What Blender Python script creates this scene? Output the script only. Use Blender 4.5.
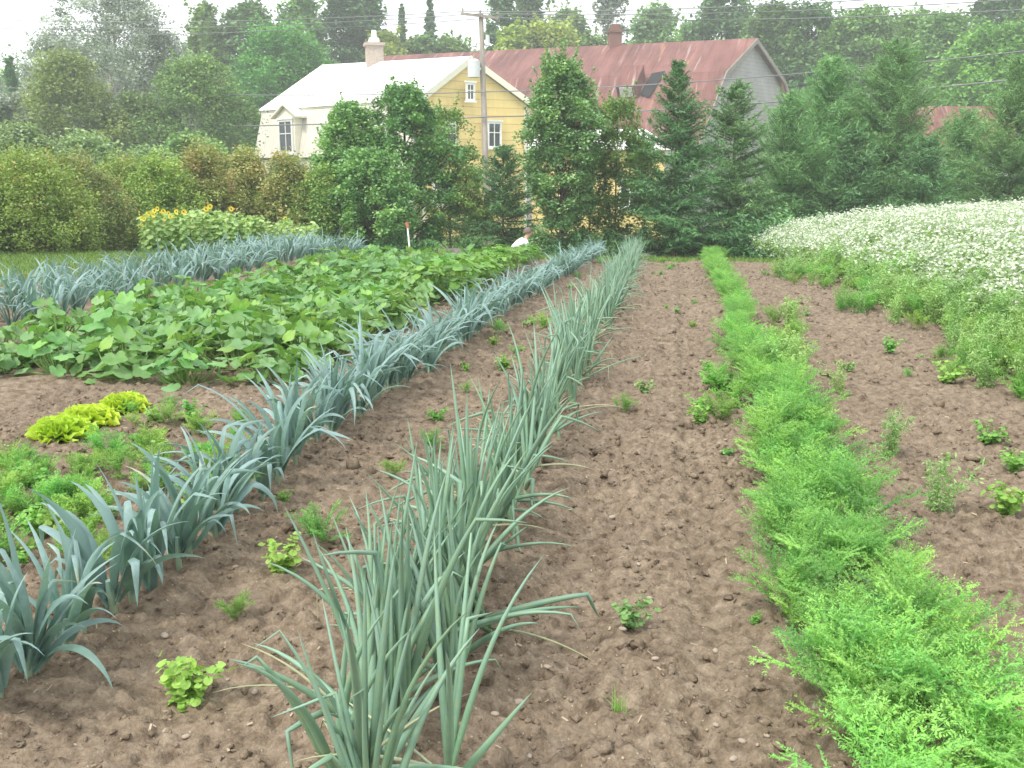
import bpy, math, random
import numpy as np
from mathutils import Vector, Euler
for o in list(bpy.data.objects): bpy.data.objects.remove(o)
SC = bpy.context.scene
COL = SC.collection
rad = math.radians
random.seed(7)

# ------------------------------------------------------------------ camera, world, sun, exposure
F = 1000.0                      # focal length in pixels of the 1024 px wide picture
PITCH, YAW, EYE = 11.86, 9.1, 1.6
cam_d = bpy.data.cameras.new('camera'); cam = bpy.data.objects.new('camera', cam_d); COL.objects.link(cam)
cam_d.sensor_width = 36.0; cam_d.lens = F / 1024 * 36; cam_d.clip_start = .05; cam_d.clip_end = 4000
cam.location = (0, 0, EYE); cam.rotation_euler = (rad(90 - PITCH), 0, rad(YAW))
SC.camera = cam
CAMR = Euler((rad(90 - PITCH), 0, rad(YAW))).to_matrix()

SUN_EL, SUN_AZ = 52, 215        # azimuth: compass from +Y clockwise; the light comes from behind-left
W = bpy.data.worlds.new('World'); SC.world = W; W.use_nodes = True
nt = W.node_tree; nt.nodes.clear()
sky = nt.nodes.new('ShaderNodeTexSky'); sky.sky_type = 'NISHITA'; sky.sun_disc = False
sky.sun_elevation = rad(SUN_EL); sky.sun_rotation = rad(SUN_AZ); sky.dust_density = 3.0; sky.air_density = 1.2
mixc = nt.nodes.new('ShaderNodeMix'); mixc.data_type = 'RGBA'; mixc.inputs[0].default_value = .84
mixc.inputs[7].default_value = (11.2, 11.5, 11.7, 1)       # the bright overcast layer over the blue
nt.links.new(sky.outputs[0], mixc.inputs[6])
bg = nt.nodes.new('ShaderNodeBackground'); bg.inputs[1].default_value = .1
nt.links.new(mixc.outputs[2], bg.inputs[0])
wo = nt.nodes.new('ShaderNodeOutputWorld'); nt.links.new(bg.outputs[0], wo.inputs[0])
sd = bpy.data.lights.new('sun', 'SUN'); sd.energy = 2.0; sd.angle = rad(10); sd.color = (1, .95, .86)
sun = bpy.data.objects.new('sun', sd); COL.objects.link(sun)
sun.rotation_euler = (rad(90 - SUN_EL), 0, rad(180 - SUN_AZ))
SC.view_settings.view_transform = 'Standard'; SC.view_settings.look = 'None'
SC.view_settings.exposure = 0.92; SC.view_settings.gamma = 1
SC.render.engine = 'CYCLES'
SC.cycles.use_denoising = True
SC.cycles.max_bounces = 6; SC.cycles.diffuse_bounces = 3; SC.cycles.glossy_bounces = 2
SC.cycles.transmission_bounces = 4; SC.cycles.volume_bounces = 1; SC.cycles.transparent_max_bounces = 6
HAZE = 0.0015

# ------------------------------------------------------------------ helpers: pixels, noise, ground height
def ray(px, py):
    return CAMR @ Vector(((px - 512) / F, -(py - 384) / F, -1.0))
def P(px, py, D):                     # point of the place seen at that pixel, D metres ahead
    return Vector((0, 0, EYE)) + ray(px, py) * D
def G(px, py):                        # where a pixel's ray meets the level field
    d = ray(px, py); t = EYE / -d.z
    return d.x * t, d.y * t

def _hash(ix, iy, seed):
    h = (ix.astype(np.int64) * 374761393 + iy.astype(np.int64) * 668265263 + seed * 982451653) & 0xffffffff
    h = ((h ^ (h >> 13)) * 1274126177) & 0xffffffff
    return ((h ^ (h >> 16)) & 0xffffff) / float(0xffffff)
def vnoise(x, y, seed=0):             # gradient noise, about -0.7 .. 0.7
    ix = np.floor(x); iy = np.floor(y); fx = x - ix; fy = y - iy
    u = fx * fx * fx * (fx * (fx * 6 - 15) + 10); v = fy * fy * fy * (fy * (fy * 6 - 15) + 10)
    def g(a, b):
        an = _hash(ix + a, iy + b, seed) * 2 * np.pi
        return np.cos(an) * (fx - a) + np.sin(an) * (fy - b)
    return (g(0, 0) * (1 - u) + g(1, 0) * u) * (1 - v) + (g(0, 1) * (1 - u) + g(1, 1) * u) * v

LEEK_X, ONION_X, CARROT_X = G(20, 690)[0], G(428, 690)[0], G(880, 600)[0]
LEEK_X = (G(20, 690)[0] + G(370, 410)[0]) / 2
CARROT_X = (G(893, 620)[0] + G(735, 300)[0]) / 2
CARROT_X *= .87
FIELD_END = 19.3
_lk = [G(20, 690), G(225, 535), G(372, 412), G(485, 332), G(592, 262)]
def leek_x(y): return np.interp(y, [p[1] for p in _lk], [p[0] for p in _lk])
def terrain(x, y):
    x = np.asarray(x, float); y = np.asarray(y, float)
    t = np.clip(y - FIELD_END + 1.5, 0, None)
    s = np.where(t < 3, t * t / 6 * .12, (t - 1.5) * .12)
    s = 2.4 * (1 - np.exp(-s / 2.4 * 1.0 - (s / 2.4) ** 2 * .8))
    far = np.clip((np.hypot(x, y) - 130) / 400, 0, 1)
    return -s + 9 * far ** 1.5
def soil(x, y):
    x = np.asarray(x, float); y = np.asarray(y, float)
    h = terrain(x, y)
    field = 1 / (1 + np.exp((y - FIELD_END - .6) * 3)) * (1 / (1 + np.exp((x - 6) * 2))) * (1 / (1 + np.exp((-10 - x) * 2)))
    wob = .05 * vnoise(x * 0 + 3.1, y * .8, 5)
    r = .05 * np.exp(-((x - leek_x(y) + wob) / .17) ** 2) + .045 * np.exp(-((x - ONION_X + wob) / .18) ** 2) + .05 * np.exp(-((x - CARROT_X) / .28) ** 2)
    xm = (ONION_X + CARROT_X) / 2
    r = r - .03 * np.exp(-((x - xm - .17 + wob) / .11) ** 2) - .026 * np.exp(-((x - xm + .3 + wob) / .1) ** 2) - .014 * np.exp(-((x - (LEEK_X + ONION_X) / 2) / .14) ** 2)
    n = .026 * vnoise(x * 1.7, y * 1.3, 1) + .02 * vnoise(x * 5, y * 4, 2)
    b = np.abs(vnoise(x * 9, y * 9, 3)) * .05 + np.abs(vnoise(x * 17 + 7, y * 17, 4)) * .05 + vnoise(x * 27, y * 27, 6) * .022
    clod = np.clip(vnoise(x * 8.3 + 3, y * 8.3, 8) - .26, 0, 1) * .09
    pit = -np.clip(vnoise(x * 13 + 5, y * 9, 31) - .22, 0, 1) * .11 + np.abs(vnoise(x * 34, y * 30, 32)) * .02
    furrow = .011 * np.sin(x * 33 + 1.6 * vnoise(x * .6, y * .8, 33)) * np.clip(vnoise(x * 1.1, y * .35, 34) * 2 + .5, 0, 1)
    b = b + pit + furrow
    rough = .65 + .5 * np.clip(vnoise(x * .9, y * .7, 9) + .4, 0, 1)
    return h + field * (r + n + (b + clod) * rough)
def soil1(x, y): return float(soil(np.array([x]), np.array([y]))[0])

# ------------------------------------------------------------------ helpers: meshes and objects
class NB:
    def __init__(s): s.V = []; s.F = []; s.T = []; s.M = []; s.n = 0
    def add(s, v, f, tint=.5, mat=0):
        v = np.asarray(v, np.float32).reshape(-1, 3); f = np.asarray(f, np.int64)
        if f.ndim == 1: f = f.reshape(1, -1)
        s.V.append(v); s.F.append(f + s.n); s.n += len(v)
        s.T.append(np.broadcast_to(np.asarray(tint, np.float32), (len(f),)).copy())
        s.M.append(np.full(len(f), mat, np.int32))
    def build(s, name, mats, parent=None, smooth=False):
        me = bpy.data.meshes.new(name)
        V = np.concatenate(s.V); lt = np.concatenate([np.full(len(f), f.shape[1], np.int32) for f in s.F])
        lv = np.concatenate([f.ravel() for f in s.F]).astype(np.int32)
        me.vertices.add(len(V)); me.vertices.foreach_set('co', V.ravel())
        me.loops.add(len(lv)); me.loops.foreach_set('vertex_index', lv)
        me.polygons.add(len(lt)); me.polygons.foreach_set('loop_start', np.concatenate([[0], np.cumsum(lt)[:-1]]).astype(np.int32))
        me.polygons.foreach_set('loop_total', lt)
        me.polygons.foreach_set('material_index', np.concatenate(s.M))
        me.polygons.foreach_set('use_smooth', np.full(len(lt), smooth))
        at = me.attributes.new('tint', 'FLOAT', 'FACE'); at.data.foreach_set('value', np.clip(np.concatenate(s.T), 0, 1))
        for m in (mats if isinstance(mats, (list, tuple)) else [mats]): me.materials.append(m)
        me.update(calc_edges=True); me.validate()
        o = bpy.data.objects.new(name, me); COL.objects.link(o)
        if parent: o.parent = parent
        return o
    def box(s, c, sx, sy, sz, rz=0, tint=.5, mat=0):       # centre and full sizes
        x, y, z = sx / 2, sy / 2, sz / 2
        v = np.array([(-x, -y, -z), (x, -y, -z), (x, y, -z), (-x, y, -z), (-x, -y, z), (x, -y, z), (x, y, z), (-x, y, z)])
        c_, s_ = math.cos(rz), math.sin(rz)
        v = np.stack([v[:, 0] * c_ - v[:, 1] * s_, v[:, 0] * s_ + v[:, 1] * c_, v[:, 2]], 1) + np.array(c)
        s.add(v, [(0, 3, 2, 1), (4, 5, 6, 7), (0, 1, 5, 4), (1, 2, 6, 5), (2, 3, 7, 6), (3, 0, 4, 7)], tint, mat)
    def tube(s, pts, radii, k=6, tint=.5, mat=0, cap=True):
        pts = np.asarray(pts, float); n = len(pts); radii = np.broadcast_to(np.asarray(radii, float), (n,))
        d = np.gradient(pts, axis=0); d /= np.linalg.norm(d, axis=1)[:, None] + 1e-9
        ref = np.array([0, 0, 1.]) if abs(d[:, 2]).mean() < .8 else np.array([1., 0, 0])
        a = np.cross(d, ref); a /= np.linalg.norm(a, axis=1)[:, None] + 1e-9; b = np.cross(d, a)
        an = np.arange(k) * 2 * np.pi / k
        v = pts[:, None] + radii[:, None, None] * (np.cos(an)[None, :, None] * a[:, None] + np.sin(an)[None, :, None] * b[:, None])
        i = np.arange(n - 1)[:, None] * k; j = np.arange(k)[None]; j2 = (j + 1) % k
        f = np.stack([i + j, i + j2, i + k + j2, i + k + j], -1).reshape(-1, 4)
        t = tint if np.ndim(tint) == 0 else np.repeat(np.asarray(tint)[:-1], k)
        s.add(v.reshape(-1, 3), f, t, mat)
        if cap:
            tt = float(np.ravel(tint)[-1])
            s.add(v[-1], [list(range(k))], tt, mat); s.add(v[0], [list(range(k))[::-1]], tt, mat)
    def prism(s, poly, off, tint=.5, mat=0):               # planar polygon pushed along a vector: a closed slab
        a = np.array([tuple(p) for p in poly], float); b = a + np.array(tuple(off)); n = len(a)
        s.add(np.concatenate([a, b]), [list(range(n))[::-1]], tint, mat)
        s.F.append(np.array([list(range(n, 2 * n))]) + s.n - 2 * n); s.T.append(np.array([tint], np.float32)); s.M.append(np.array([mat], np.int32))
        q = np.array([(i, (i + 1) % n, n + (i + 1) % n, n + i) for i in range(n)]) + s.n - 2 * n
        s.F.append(q); s.T.append(np.full(n, tint, np.float32)); s.M.append(np.full(n, mat, np.int32))
    def leaves(s, c, size, rng, aspect=.55, up=.5, tint=.5, dirs=None, mat=0):
        c = np.asarray(c, float); n = len(c)
        nr = rng.normal(size=(n, 3)); nr[:, 2] = np.abs(nr[:, 2]) + up * 2; nr /= np.linalg.norm(nr, axis=1)[:, None]
        t = rng.normal(size=(n, 3)) if dirs is None else np.asarray(dirs, float) + rng.normal(size=(n, 3)) * .25
        t -= (t * nr).sum(1)[:, None] * nr; t /= np.linalg.norm(t, axis=1)[:, None] + 1e-9
        sd_ = np.cross(nr, t); sz = np.broadcast_to(np.asarray(size, float), (n,))[:, None] * (.7 + .6 * rng.random((n, 1)))
        v = np.stack([c - t * sz * .5, c + sd_ * sz * aspect * .5 - t * sz * .08, c + t * sz * .5, c - sd_ * sz * aspect * .5 - t * sz * .08], 1)
        s.add(v.reshape(-1, 3), np.arange(4 * n).reshape(-1, 4), tint, mat)

def tag(o, label=None, cat=None, group=None, kind=None):
    if label: o['label'] = label
    if cat: o['category'] = cat
    if group: o['group'] = group
    if kind: o['kind'] = kind
    return o
def empty(name, loc=(0, 0, 0), rz=0):
    o = bpy.data.objects.new(name, None); COL.objects.link(o); o.location = loc; o.rotation_euler = (0, 0, rz); o.empty_display_size = .1
    return o
def copy_tree(o, parent=None):
    c = o.copy(); COL.objects.link(c)
    if parent: c.parent = parent
    for ch in [x for x in KIDS.get(o.name, [])]: copy_tree(ch, c)
    return c
KIDS = {}
def kids(o, *ch): KIDS[o.name] = list(ch); return o

class Stock:                                    # prototypes of one kind; the first use moves the prototype itself
    def __init__(s, protos): s.p = protos; s.used = [False] * len(protos)
    def put(s, i, loc, rz=0, sc=1.0, label=None, group=None, tilt=(0, 0)):
        i %= len(s.p); o = s.p[i]
        if s.used[i]: o = copy_tree(o)
        s.used[i] = True
        o.location = loc; o.rotation_euler = (tilt[0], tilt[1], rz); o.scale = (sc, sc, sc) if np.ndim(sc) == 0 else sc
        if label: o['label'] = label
        if group: o['group'] = group
        elif 'group' in o: del o['group']
        return o
    def close(s):                               # remove prototypes never used
        for u, o in zip(s.used, s.p):
            if not u:
                for ch in KIDS.get(o.name, []): bpy.data.objects.remove(ch)
                bpy.data.objects.remove(o)

# ------------------------------------------------------------------ materials
def nodes(name):
    m = bpy.data.materials.new(name); m.use_nodes = True
    n = m.node_tree; b = n.nodes['Principled BSDF']
    return m, n, b
def ramp(n, fac, stops):
    r = n.nodes.new('ShaderNodeValToRGB'); e = r.color_ramp.elements
    while len(e) < len(stops): e.new(.5)
    for k, (p, c) in enumerate(stops): e[k].position = p; e[k].color = (*c, 1)
    n.links.new(fac, r.inputs[0]); return r.outputs[0]
def tex(n, kind, scale, detail=4, rough=.6, coord='Object', stretch=None):
    tc = n.nodes.new('ShaderNodeTexCoord'); out = tc.outputs[coord]
    if stretch:
        mp = n.nodes.new('ShaderNodeMapping'); mp.inputs['Scale'].default_value = stretch; n.links.new(out, mp.inputs[0]); out = mp.outputs[0]
    t = n.nodes.new(kind); n.links.new(out, t.inputs['Vector']); t.inputs['Scale'].default_value = scale
    if kind == 'ShaderNodeTexNoise': t.inputs['Detail'].default_value = detail; t.inputs['Roughness'].default_value = rough
    return t
def mix(n, fac, a, b, mode='MIX'):
    x = n.nodes.new('ShaderNodeMix'); x.data_type = 'RGBA'; x.blend_type = mode
    for sock, v in ((x.inputs[0], fac), (x.inputs[6], a), (x.inputs[7], b)):
        if hasattr(v, 'is_output'): n.links.new(v, sock)
        elif np.ndim(v): sock.default_value = (*v, 1)
        else: sock.default_value = v
    return x.outputs[2]
def bump(n, b, h, strength=.4, dist=.02):
    bp = n.nodes.new('ShaderNodeBump'); bp.inputs['Strength'].default_value = strength; bp.inputs['Distance'].default_value = dist
    n.links.new(h, bp.inputs['Height']); n.links.new(bp.outputs[0], b.inputs['Normal'])

def leaf_mat(name, stops, rough=.5, trans=.3, spec=.35, vary=.16, mottle=None, hue=.015, warm=(1.25, 1.25, .55)):
    m, n, b = nodes(name)
    at = n.nodes.new('ShaderNodeAttribute'); at.attribute_name = 'tint'
    c = ramp(n, at.outputs['Fac'], stops)
    if mottle:
        t = tex(n, 'ShaderNodeTexNoise', mottle[0], 3); c = mix(n, ramp(n, t.outputs[0], [(.35, (0, 0, 0)), (.7, (1, 1, 1))]), c, mottle[1]) if len(mottle) < 3 else \
            mix(n, mix(n, 1, ramp(n, t.outputs[0], [(.4, (0, 0, 0)), (.7, (1, 1, 1))]), (mottle[2],) * 3, 'MULTIPLY'), c, mottle[1])
    oi = n.nodes.new('ShaderNodeObjectInfo'); hs = n.nodes.new('ShaderNodeHueSaturation')
    mr = n.nodes.new('ShaderNodeMapRange'); mr.inputs[3].default_value = 1 - vary; mr.inputs[4].default_value = 1 + vary
    n.links.new(oi.outputs['Random'], mr.inputs[0]); n.links.new(mr.outputs[0], hs.inputs['Value'])
    mh = n.nodes.new('ShaderNodeMapRange'); mh.inputs[3].default_value = .5 + hue; mh.inputs[4].default_value = .5 - hue
    mu = n.nodes.new('ShaderNodeMath'); mu.operation = 'FRACT'; m7 = n.nodes.new('ShaderNodeMath'); m7.operation = 'MULTIPLY'; m7.inputs[1].default_value = 7.3
    n.links.new(oi.outputs['Random'], m7.inputs[0]); n.links.new(m7.outputs[0], mu.inputs[0]); n.links.new(mu.outputs[0], mh.inputs[0]); n.links.new(mh.outputs[0], hs.inputs['Hue'])
    n.links.new(c, hs.inputs['Color']); c = hs.outputs[0]
    n.links.new(c, b.inputs['Base Color']); b.inputs['Roughness'].default_value = rough; b.inputs['Specular IOR Level'].default_value = spec
    if trans > 0:
        tr = n.nodes.new('ShaderNodeBsdfTranslucent'); n.links.new(mix(n, 1, c, warm, 'MULTIPLY'), tr.inputs[0])
        mx = n.nodes.new('ShaderNodeMixShader'); mx.inputs[0].default_value = trans
        n.links.new(b.outputs[0], mx.inputs[1]); n.links.new(tr.outputs[0], mx.inputs[2])
        n.links.new(mx.outputs[0], n.nodes['Material Output'].inputs[0])
    return m
def plain(name, col, rough=.7, noise=None, var=.25, bmp=0, stretch=None, metallic=0, spec=.4):
    m, n, b = nodes(name); b.inputs['Roughness'].default_value = rough; b.inputs['Metallic'].default_value = metallic; b.inputs['Specular IOR Level'].default_value = spec
    if noise:
        t = tex(n, 'ShaderNodeTexNoise', noise, 5, .65, stretch=stretch)
        lo = tuple(c * (1 - var) for c in col); hi = tuple(min(1, c * (1 + var)) for c in col)
        n.links.new(ramp(n, t.outputs[0], [(.3, lo), (.7, hi)]), b.inputs['Base Color'])
        if bmp: bump(n, b, t.outputs[0], bmp, .02)
    else: b.inputs['Base Color'].default_value = (*col, 1)
    return m

def ground_mat():
    m, n, b = nodes('field_soil'); b.inputs['Roughness'].default_value = .95; b.inputs['Specular IOR Level'].default_value = .15
    t1 = tex(n, 'ShaderNodeTexNoise', 1.3, 5, .6); t2 = tex(n, 'ShaderNodeTexNoise', 16, 6, .7); t3 = tex(n, 'ShaderNodeTexNoise', 90, 3, .7)
    c = ramp(n, t2.outputs[0], [(.32, (.088, .065, .045)), (.47, (.185, .142, .102)), (.68, (.285, .228, .17))])
    c = mix(n, .6, c, ramp(n, t1.outputs[0], [(.3, (.8, .78, .76)), (.7, (1.2, 1.2, 1.18))]), 'MULTIPLY')
    c = mix(n, .6, c, ramp(n, t3.outputs[0], [(.3, (.6, .6, .6)), (.7, (1.3, 1.3, 1.3))]), 'MULTIPLY')
    # dry straw coloured flecks
    v = tex(n, 'ShaderNodeTexVoronoi', 30); fl = n.nodes.new('ShaderNodeMath'); fl.operation = 'LESS_THAN'; fl.inputs[1].default_value = .09
    n.links.new(v.outputs['Distance'], fl.inputs[0])
    c = mix(n, fl.outputs[0], c, (.36, .30, .235))
    # grass beyond the field and on its left margin
    ge = n.nodes.new('ShaderNodeNewGeometry'); sx = n.nodes.new('ShaderNodeSeparateXYZ'); n.links.new(ge.outputs['Position'], sx.inputs[0])
    tg = tex(n, 'ShaderNodeTexNoise', 1.1, 4)
    def over(sock, lim, k):
        a = n.nodes.new('ShaderNodeMath'); a.operation = 'MULTIPLY_ADD'; a.inputs[1].default_value = k; a.inputs[2].default_value = -lim * k; n.links.new(sock, a.inputs[0])
        s = n.nodes.new('ShaderNodeMath'); s.operation = 'MULTIPLY_ADD'; s.inputs[1].default_value = 4; s.inputs[2].default_value = -2; n.links.new(tg.outputs[0], s.inputs[0])
        z = n.nodes.new('ShaderNodeMath'); z.operation = 'ADD'; z.use_clamp = True; n.links.new(a.outputs[0], z.inputs[0]); n.links.new(s.outputs[0], z.inputs[1]); return z.outputs[0]
    mx = n.nodes.new('ShaderNodeMath'); mx.operation = 'MAXIMUM'
    n.links.new(over(sx.outputs[1], FIELD_END + .4, 1.5), mx.inputs[0]); n.links.new(over(sx.outputs[0], -10, -1.2), mx.inputs[1])
    mx2 = n.nodes.new('ShaderNodeMath'); mx2.operation = 'MAXIMUM'; n.links.new(mx.outputs[0], mx2.inputs[0]); n.links.new(over(sx.outputs[0], 9, 1.2), mx2.inputs[1])
    gr = ramp(n, t2.outputs[0], [(.3, (.055, .10, .03)), (.7, (.11, .19, .05))])
    c = mix(n, mx2.outputs[0], c, gr)
    n.links.new(c, b.inputs['Base Color'])
    ad = n.nodes.new('ShaderNodeMath'); ad.operation = 'ADD'; n.links.new(t2.outputs[0], ad.inputs[0]); n.links.new(t3.outputs[0], ad.inputs[1])
    bump(n, b, ad.outputs[0], .8, .01)
    return m

M = {}
M['soil'] = ground_mat()
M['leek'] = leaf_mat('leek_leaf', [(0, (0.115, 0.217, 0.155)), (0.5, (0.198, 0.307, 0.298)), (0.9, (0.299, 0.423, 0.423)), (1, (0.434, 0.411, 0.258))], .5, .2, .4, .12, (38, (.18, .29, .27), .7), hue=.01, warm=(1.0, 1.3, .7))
M['leek_stem'] = leaf_mat('leek_stem', [(0, (.26, .34, .22)), (1, (.20, .32, .26))], .5, .1, .4)
M['onion'] = leaf_mat('onion_leaf', [(0, (0.13, 0.26, 0.118)), (0.5, (0.2, 0.343, 0.248)), (0.88, (0.3, 0.447, 0.366)), (1, (0.48, 0.437, 0.26))], .45, .14, .4, .14, (30, (.25, .36, .19), .6), hue=.012, warm=(1.0, 1.3, .7))
M['onion_stem'] = leaf_mat('onion_stem', [(0, (.34, .36, .22)), (1, (.24, .37, .22))], .45, .15, .4)
M['squash'] = leaf_mat('squash_leaf', [(0, (0.085, 0.212, 0.044)), (0.45, (0.137, 0.318, 0.065)), (0.75, (0.187, 0.366, 0.149)), (1, (0.255, 0.463, 0.087))], .5, .35, .4, .14, (14, (.24, .35, .2), .5))
M['squash_stem'] = leaf_mat('squash_stem', [(0, (.2, .32, .08)), (1, (.28, .4, .13))], .5, .2)
M['bean'] = leaf_mat('bean_leaf', [(0, (.09, .2, .04)), (.5, (.15, .32, .06)), (1, (.24, .44, .09))], .5, .3)
M['carrot'] = leaf_mat('carrot_frond', [(0, (0.123, 0.292, 0.083)), (0.5, (0.194, 0.428, 0.108)), (1, (0.318, 0.583, 0.141))], .5, .4, .35, .2, hue=.014)
M['lettuce'] = leaf_mat('lettuce_leaf', [(0, (.28, .46, .03)), (.5, (.42, .64, .05)), (1, (.58, .76, .12))], .45, .35, .4, .05)
M['weed'] = leaf_mat('weed_leaf', [(0, (0.115, 0.253, 0.054)), (0.5, (0.207, 0.425, 0.084)), (1, (0.322, 0.552, 0.144))], .5, .35, .3, .2, hue=.03)
M['weed_dull'] = leaf_mat('weed_dull_leaf', [(0, (0.161, 0.288, 0.094)), (0.5, (0.253, 0.432, 0.143)), (1, (0.391, 0.576, 0.22))], .55, .3, .3, .2)
M['grass'] = leaf_mat('grass_blade', [(0, (.07, .14, .035)), (.5, (.13, .24, .055)), (1, (.24, .32, .11))], .55, .35, .3)
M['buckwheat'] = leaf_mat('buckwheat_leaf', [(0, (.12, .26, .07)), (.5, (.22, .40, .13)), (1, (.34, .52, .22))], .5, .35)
M['flower_white'] = leaf_mat('white_blossom', [(0, (.42, .54, .33)), (.5, (.60, .67, .52)), (1, (.80, .82, .73))], .6, .3, .2, warm=(1, 1, 1))
M['flower_yellow'] = leaf_mat('yellow_petal', [(0, (.72, .56, .03)), (1, (.85, .74, .10))], .6, .2, .2)
M['sunflower'] = leaf_mat('sunflower_leaf', [(0, (.13, .26, .06)), (.5, (.24, .40, .12)), (1, (.40, .54, .24))], .55, .35)
M['spruce'] = leaf_mat('spruce_needle', [(0, (0.059, 0.142, 0.056)), (0.5, (0.1, 0.235, 0.088)), (1, (0.184, 0.358, 0.12))], .55, .15, .3, .12)
M['larch'] = leaf_mat('larch_needle', [(0, (0.087, 0.191, 0.075)), (0.5, (0.149, 0.316, 0.118)), (1, (0.263, 0.46, 0.167))], .55, .25, .3, .12)
M['maple'] = leaf_mat('maple_leaf', [(0, (0.093, 0.214, 0.078)), (0.5, (0.175, 0.359, 0.123)), (1, (0.35, 0.564, 0.201))], .45, .3, .4, .1)
M['linden'] = leaf_mat('linden_leaf', [(0, (0.101, 0.227, 0.093)), (0.5, (0.164, 0.339, 0.142)), (1, (0.328, 0.555, 0.225))], .5, .3, .4, .1)
M['sapling'] = leaf_mat('sapling_leaf', [(0, (0.108, 0.204, 0.06)), (0.5, (0.18, 0.312, 0.09)), (1, (0.288, 0.432, 0.144))], .5, .35, .35, .1)
M['hedge_green'] = leaf_mat('hedge_leaf', [(0, (0.118, 0.21, 0.055)), (0.5, (0.224, 0.358, 0.084)), (0.8, (0.352, 0.484, 0.132)), (1, (0.468, 0.316, 0.15))], .5, .3, .35, .12)
M['hedge_rust'] = leaf_mat('rusty_hedge_leaf', [(0, (0.11, 0.175, 0.053)), (0.45, (0.235, 0.324, 0.098)), (0.66, (0.344, 0.35, 0.128)), (1, (0.469, 0.315, 0.165))], .5, .3, .35, .12)
M['poplar'] = leaf_mat('poplar_leaf', [(0, (0.125, 0.176, 0.122)), (0.5, (0.25, 0.312, 0.268)), (1, (0.562, 0.625, 0.617))], .45, .25, .5, .08)
M['willow'] = leaf_mat('willow_leaf', [(0, (0.127, 0.207, 0.081)), (0.5, (0.218, 0.333, 0.138)), (1, (0.368, 0.483, 0.276))], .5, .3)
M['birch'] = leaf_mat('birch_leaf', [(0, (0.12, 0.194, 0.067)), (0.5, (0.202, 0.299, 0.09)), (1, (0.329, 0.434, 0.149))], .5, .3)
M['wood_dark'] = leaf_mat('dark_woodland_leaf', [(0, (0.061, 0.134, 0.056)), (0.5, (0.113, 0.226, 0.079)), (1, (0.19, 0.342, 0.126))], .5, .25, .35, .18)
M['wood_mid'] = leaf_mat('woodland_leaf', [(0, (0.1, 0.192, 0.067)), (0.5, (0.175, 0.316, 0.1)), (1, (0.3, 0.483, 0.151))], .5, .3, .35, .18)
M['wood_yellow'] = leaf_mat('yellow_green_leaf', [(0, (0.15, 0.225, 0.044)), (0.5, (0.263, 0.375, 0.075)), (1, (0.425, 0.525, 0.125))], .5, .3)
M['maple_bright'] = leaf_mat('bright_maple_leaf', [(0, (0.07, 0.186, 0.047)), (0.5, (0.139, 0.358, 0.07)), (1, (0.248, 0.513, 0.109))], .5, .3)
M['bark'] = plain('bark', (.14, .105, .08), .9, 14, .45, .6, (1, 1, .25))
M['bark_pale'] = plain('pale_bark', (.42, .40, .36), .85, 6, .4, .3)
M['pole_wood'] = plain('weathered_wood', (.27, .235, .205), .85, 9, .35, .4, (1, 1, .08))
M['stone'] = plain('pale_stone', (.34, .28, .225), .8, 30, .3, .3)
M['metal_grey'] = plain('grey_enamel', (.55, .57, .58), .45, 6, .12)
M['wire'] = plain('wire', (.16, .165, .17), .6)
M['porcelain'] = plain('insulator', (.3, .27, .25), .3)
M['white_paint'] = plain('white_paint', (.78, .77, .74), .6, 5, .08)
M['cream'] = plain('cream_trim', (.74, .70, .58), .6, 5, .08)
M['red_paint'] = plain('red_paint', (.4, .13, .08), .6, 30, .25)
M['skin'] = plain('skin', (.5, .3, .22), .55); M['hair'] = plain('hair', (.16, .12, .095), .8, 60, .4); M['shirt'] = plain('white_shirt', (.75, .76, .76), .8, 20, .06)
M['trousers'] = plain('blue_trousers', (.07, .10, .17), .85, 30, .2)
M['dark'] = plain('dark_interior', (.012, .012, .014), .8)
M['brick'] = plain('worn_brick', (.40, .33, .28), .9, 12, .3, .4); M['brick_red'] = plain('red_brick', (.17, .085, .065), .9, 12, .35, .4)
def glass():
    m, n, b = nodes('window_glass'); b.inputs['Base Color'].default_value = (.035, .045, .055, 1); b.inputs['Roughness'].default_value = .06; b.inputs['Specular IOR Level'].default_value = .6; return m
M['glass'] = glass()
def siding(name, col, step, axis, dirt=.2):
    m, n, b = nodes(name); b.inputs['Roughness'].default_value = .75; b.inputs['Specular IOR Level'].default_value = .25
    tc = n.nodes.new('ShaderNodeTexCoord'); sp = n.nodes.new('ShaderNodeSeparateXYZ'); n.links.new(tc.outputs['Object'], sp.inputs[0])
    if axis == 'z': src = sp.outputs[2]
    else:
        ad = n.nodes.new('ShaderNodeMath'); ad.operation = 'SUBTRACT'; n.links.new(sp.outputs[0], ad.inputs[0]); n.links.new(sp.outputs[1], ad.inputs[1]); src = ad.outputs[0]
    d = n.nodes.new('ShaderNodeMath'); d.operation = 'MULTIPLY'; d.inputs[1].default_value = 1 / step; n.links.new(src, d.inputs[0])
    f = n.nodes.new('ShaderNodeMath'); f.operation = 'FRACT'; n.links.new(d.outputs[0], f.inputs[0])
    ln = ramp(n, f.outputs[0], [(0, (.5, .5, .5)), (.1, (1, 1, 1)), (1, (.94, .94, .94))])
    t = tex(n, 'ShaderNodeTexNoise', .8, 6, .65); t2 = tex(n, 'ShaderNodeTexNoise', 3, 4, .6, stretch=(1, 1, .12))
    c = ramp(n, t.outputs[0], [(.3, tuple(x * (1 - dirt) for x in col)), (.65, col)])
    c = mix(n, .35, c, ramp(n, t2.outputs[0], [(.3, (.8, .78, .76)), (.7, (1.1, 1.1, 1.1))]), 'MULTIPLY')
    c = mix(n, 1, c, ln, 'MULTIPLY'); n.links.new(c, b.inputs['Base Color']); bump(n, b, ln, .5, .03)
    return m
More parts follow.
